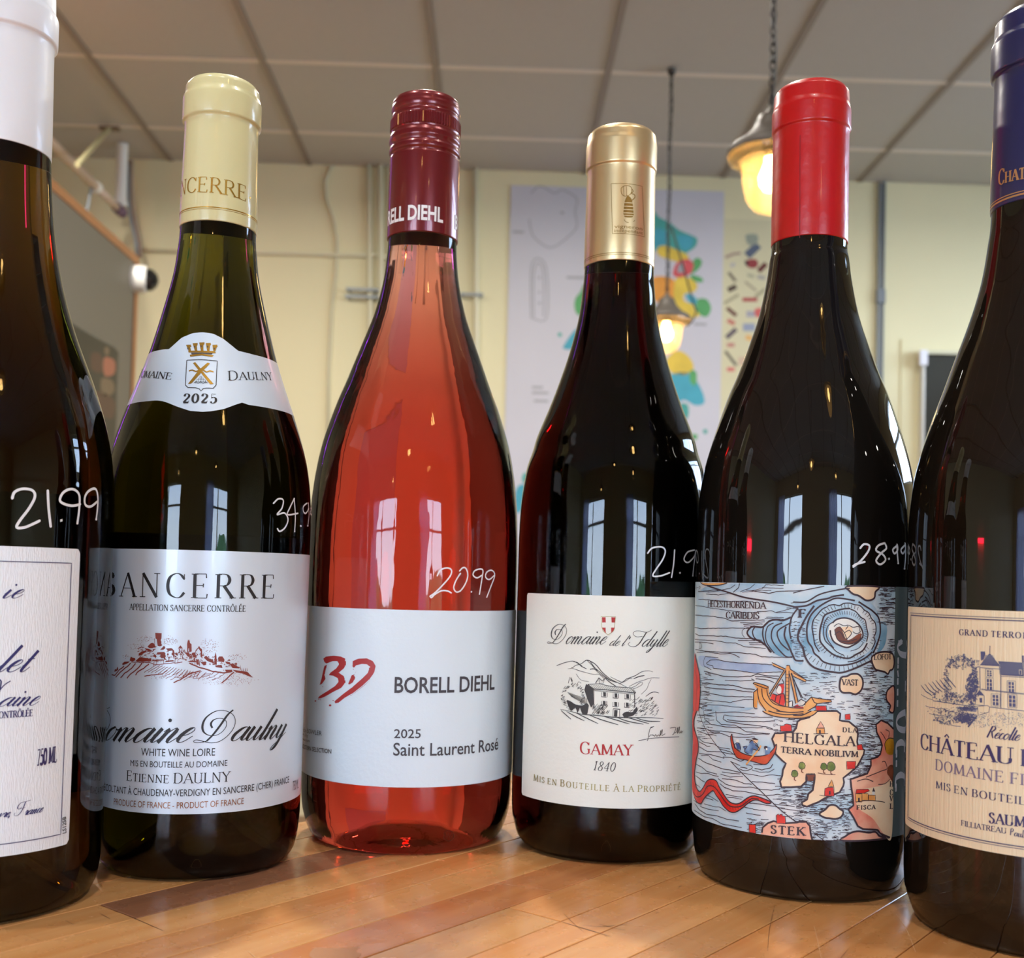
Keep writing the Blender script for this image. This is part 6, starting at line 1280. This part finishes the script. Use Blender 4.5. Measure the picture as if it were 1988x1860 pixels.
serif(pr, 'GRAND TERRO', (1863, 1232.7), (1982.5, 1239.3), 9.5, I_navy2, bold=.17, thin=.06, track=.22); serif(pr, 'IR', (1986.5, 1239.6), (1999, 1240.5), 9.5, I_navy2, bold=.17, thin=.06, track=.22)
serif(pr, 'CHÂTEAU', (1788.4, 1453), (1967, 1484), 26, I_navy2, bold=.16, thin=.045, track=.08); serif(pr, 'F', (1983.5, 1487), (1999, 1489), 26, I_navy2, bold=.2, thin=.045)
serif(pr, 'DOMAINE FI', (1817, 1494), (1988, 1524.5), 17.5, I_viol, bold=.14, thin=.05, track=.14); serif(pr, 'MIS EN BOUTEIL', (1818, 1530), (1990, 1562.5), 12, I_navy2, bold=.13, thin=.05, track=.16)
serif(pr, 'SAUMU', (1920.6, 1597.5), (2010, 1608), 16.5, I_navy2, bold=.2, thin=.06, track=.12); serif(pr, 'FILLIATREAU', (1866.6, 1602.4), (1954, 1618.5), 8.5, I_navy2, bold=.14, thin=.06, track=.08)
script(pr, 'Paul', (1961, 1621), (1988, 1626.5), 5.5, I_navy2, slant=.0, thick=.26, thin=.1); script(pr, 'Récolte', (1915, 1431.5), (1978, 1438.5), 9.5, I_navy2, slant=.35, thick=.24, thin=.09)
pr.build('lettering', lab)
pr = Print(S, [I_blue, P_f]); K = lambda q, w_=.9, l=1, c=True, **k: pr.line(pts(q, ZF), w_, I_blue, l, c, **k); FK = lambda q, m=I_blue, l=0, c=False: pr.fill(pts(q, ZF), m, l, c)
FK("1165,940 1300,770 1450,955"); FK("1175,750 1240,750 1240,790 1215,860 1180,880"); FK("1415,885 1774,905 1774,1095 1465,1080 1455,960"); FK("1745,805 1774,805 1774,905 1750,905"); K("1305,670 1303,775", 1)
for i in range(26): x = 1430 + i * 14; K("%d,%d %d,%d" % (x, 900 + (i % 3) * 10, x + 20, 1075), .5, 1, False); 
pr.mats.append(P_f); m_light = mat('engraving_mid', srgb(128, 132, 150), .6)
for i in range(24): x = 1430 + i * 14; pr.line(pts("%d,%d %d,%d" % (x, 905, x + 8, 1070), ZF), .5, m_light, 2, False)
for i in range(12): pr.line(pts("%d,930 %d,800" % (1190 + i * 20, 1250 + i * 8), ZF), .6, m_light, 2, False)
K("1165,955 1170,1280 1110,1360", 1.1, 1, False); K("1165,975 1460,995", 1, 1, False); K("1455,985 1455,1540", 1.1, 1, False); K("1460,1095 1774,1110", .8, 1, False); K("1185,1270 1774,1335", .9, 1, False); K("1185,1280 1774,1345", .6, 1, False); K("1300,1520 1774,1575", 1.1, 1, False); FK("1690,1000 1720,935 1774,985 1774,1080 1690,1065", I_blue, 1); FK("1705,1000 1750,1005 1750,1075 1705,1065", P_f, 2); FK("1712,1010 1740,1012 1740,1070 1712,1065", I_blue, 3)
for x0, y0, x1, y1 in ((1262, 1010, 1330, 1090), (1260, 1130, 1335, 1280), (1340, 1350, 1425, 1495), (1560, 1170, 1640, 1310), (1565, 1355, 1660, 1515)):
    FK("%d,%d %d,%d %d,%d %d,%d" % (x0, y0, x1, y0 + 8, x1, y1 + 6, x0, y1), I_blue, 1); xm = (x0 + x1) / 2; pr.line(pts("%d,%d %d,%d" % (xm, y0 + 4, xm, y1), ZF), 1.1, P_f, 2, False); 
    for f_ in (.33, .66): pr.line(pts("%d,%d %d,%d" % (x0, y0 + (y1 - y0) * f_, x1, y0 + (y1 - y0) * f_ + 6), ZF), .8, P_f, 2, False)
    K("%d,%d %d,%d %d,%d %d,%d %d,%d" % (x0 - 18, y0 - 15, x1 + 18, y0 - 8, x1 + 18, y1 + 18, x0 - 18, y1 + 12, x0 - 18, y0 - 15), .6, 1, False)
FK("1105,1350 1165,1290 1228,1365"); K("1105,1355 1105,1490 1225,1500 1225,1365", .9, 1, False); FK("1158,1395 1198,1395 1198,1460 1165,1460"); K("1140,1510 1270,1500 1300,1520 1290,1590 1140,1640 1135,1520", .9, 1, False)
def scrib(cx, cy_, rx, ry, n, ring=(.7, 1.02), L_=22, w_=(.5, 1.2), a0=0, a1=6.28):
    for _ in range(n):
        a = random.uniform(a0, a1); r = random.uniform(*ring); x, y = cx + rx * r * math.cos(a), cy_ + ry * r * math.sin(a); d = random.uniform(0, 6.28)
        K("%.0f,%.0f %.0f,%.0f %.0f,%.0f" % (x, y, x + L_ * .6 * math.cos(d), y + L_ * .6 * math.sin(d), x + L_ * math.cos(d + .9), y + L_ * math.sin(d + .9)), random.uniform(*w_), 1)
scrib(900, 1120, 230, 320, 260, (.78, 1.03), 26); scrib(1060, 1250, 80, 240, 200, (.2, 1), 30, (1, 2)); scrib(900, 900, 200, 90, 90, (.3, 1), 24); scrib(1105, 930, 60, 60, 30, (.7, 1), 18); scrib(620, 1370, 100, 60, 40, (.8, 1.1), 20); scrib(870, 1400, 220, 60, 110, (.4, 1.2), 26)
for i in range(8):
    x0, y0 = 350 + i * 52, 1215 - i * 16
    K("%d,%d %d,%d %d,%d" % (x0, y0, x0 + 70, y0 + 90, x0 + 160 - i * 6, y0 + 150), 1.8, 1, wob=.5, taper=True)
K("520,1435 700,1460 900,1490 1130,1520", 1.2, 1); K("350,1350 450,1400 520,1430", .8, 1, wob=.6); scrib(980, 1540, 150, 30, 120, (0, 1), 24); FK("860,1520 1130,1535 1125,1590 900,1570", m_light, 0)
for q in ("420,1510 560,1540 700,1560 860,1600", "470,1610 640,1640 800,1650", "540,1700 640,1740 700,1760 900,1790", "900,1600 1060,1620 1120,1640", "520,1600 560,1680 650,1760"): K(q, .9, 1, wob=1)
scrib(960, 1680, 150, 70, 260, (0, 1), 26, (.8, 1.8)); scrib(700, 1700, 170, 60, 70, (.3, 1), 22); scrib(760, 1600, 260, 40, 60, (.2, 1), 22, (.5, .9)); K("1125,1640 1050,1740 1000,1800", 2, 1, wob=.4); scrib(640, 1560, 200, 40, 30, (.2, 1), 18, (.5, .8))
for _ in range(260):
    x, y = random.uniform(1060, 1774), random.uniform(1590, 1800)
    if x - 1060 > (1800 - y) * -.2 + (y < 1620) * 120: pr.line(pts("%.0f,%.0f %.0f,%.0f" % (x, y, x + random.uniform(-14, 22), y + random.uniform(6, 14)), ZF), random.uniform(.4, .9), m_light, 1, False)
# the facade runs on past the picture's edge
FK("1774,905 2380,945 2400,1150 1774,1095"); K("1774,1110 2400,1165", .8, 1, False); K("1774,1335 2400,1395", .9, 1, False); K("1774,1575 2400,1640", 1.1, 1, False); K("2400,1160 2400,1640", 1.1, 1, False)
for i in range(44): x = 1774 + i * 14; pr.line(pts("%d,%d %d,%d" % (x, 908 + i, x + 8, 1090 + i), ZF), .5, m_light, 2, False)
for q in range(4):
    for yy, hh in ((1190, 140), (1385, 160)):
        x0 = 1800 + q * 150; y0 = yy + q * 14; FK("%d,%d %d,%d %d,%d %d,%d" % (x0, y0, x0 + 85, y0 + 8, x0 + 85, y0 + hh + 8, x0, y0 + hh), I_blue, 1); pr.line(pts("%d,%d %d,%d" % (x0 + 42, y0 + 4, x0 + 42, y0 + hh), ZF), 1.1, P_f, 2, False)
pr.build('chateau_engraving', lab)
cap = next(c for c in B['f']['t'].children if c.name.startswith('capsule')); C = B['f']['C']; I_cg = mat('pale_gold_ink', srgb(206, 164, 112), .3, metal=.6); pr = Print(C, [I_cg], .00008)
serif(pr, 'Château'.replace('â', 'a')[:4], (1939, 360), (1990, 347), 27, I_cg, bold=.2, thin=.06, small=.72, track=.1); pr.build('lettering', cap)
hoop('f', 378, 1960, 1.8, I_cg, cap); hoop('f', 383.5, 1960, 3.2, I_cg, cap)
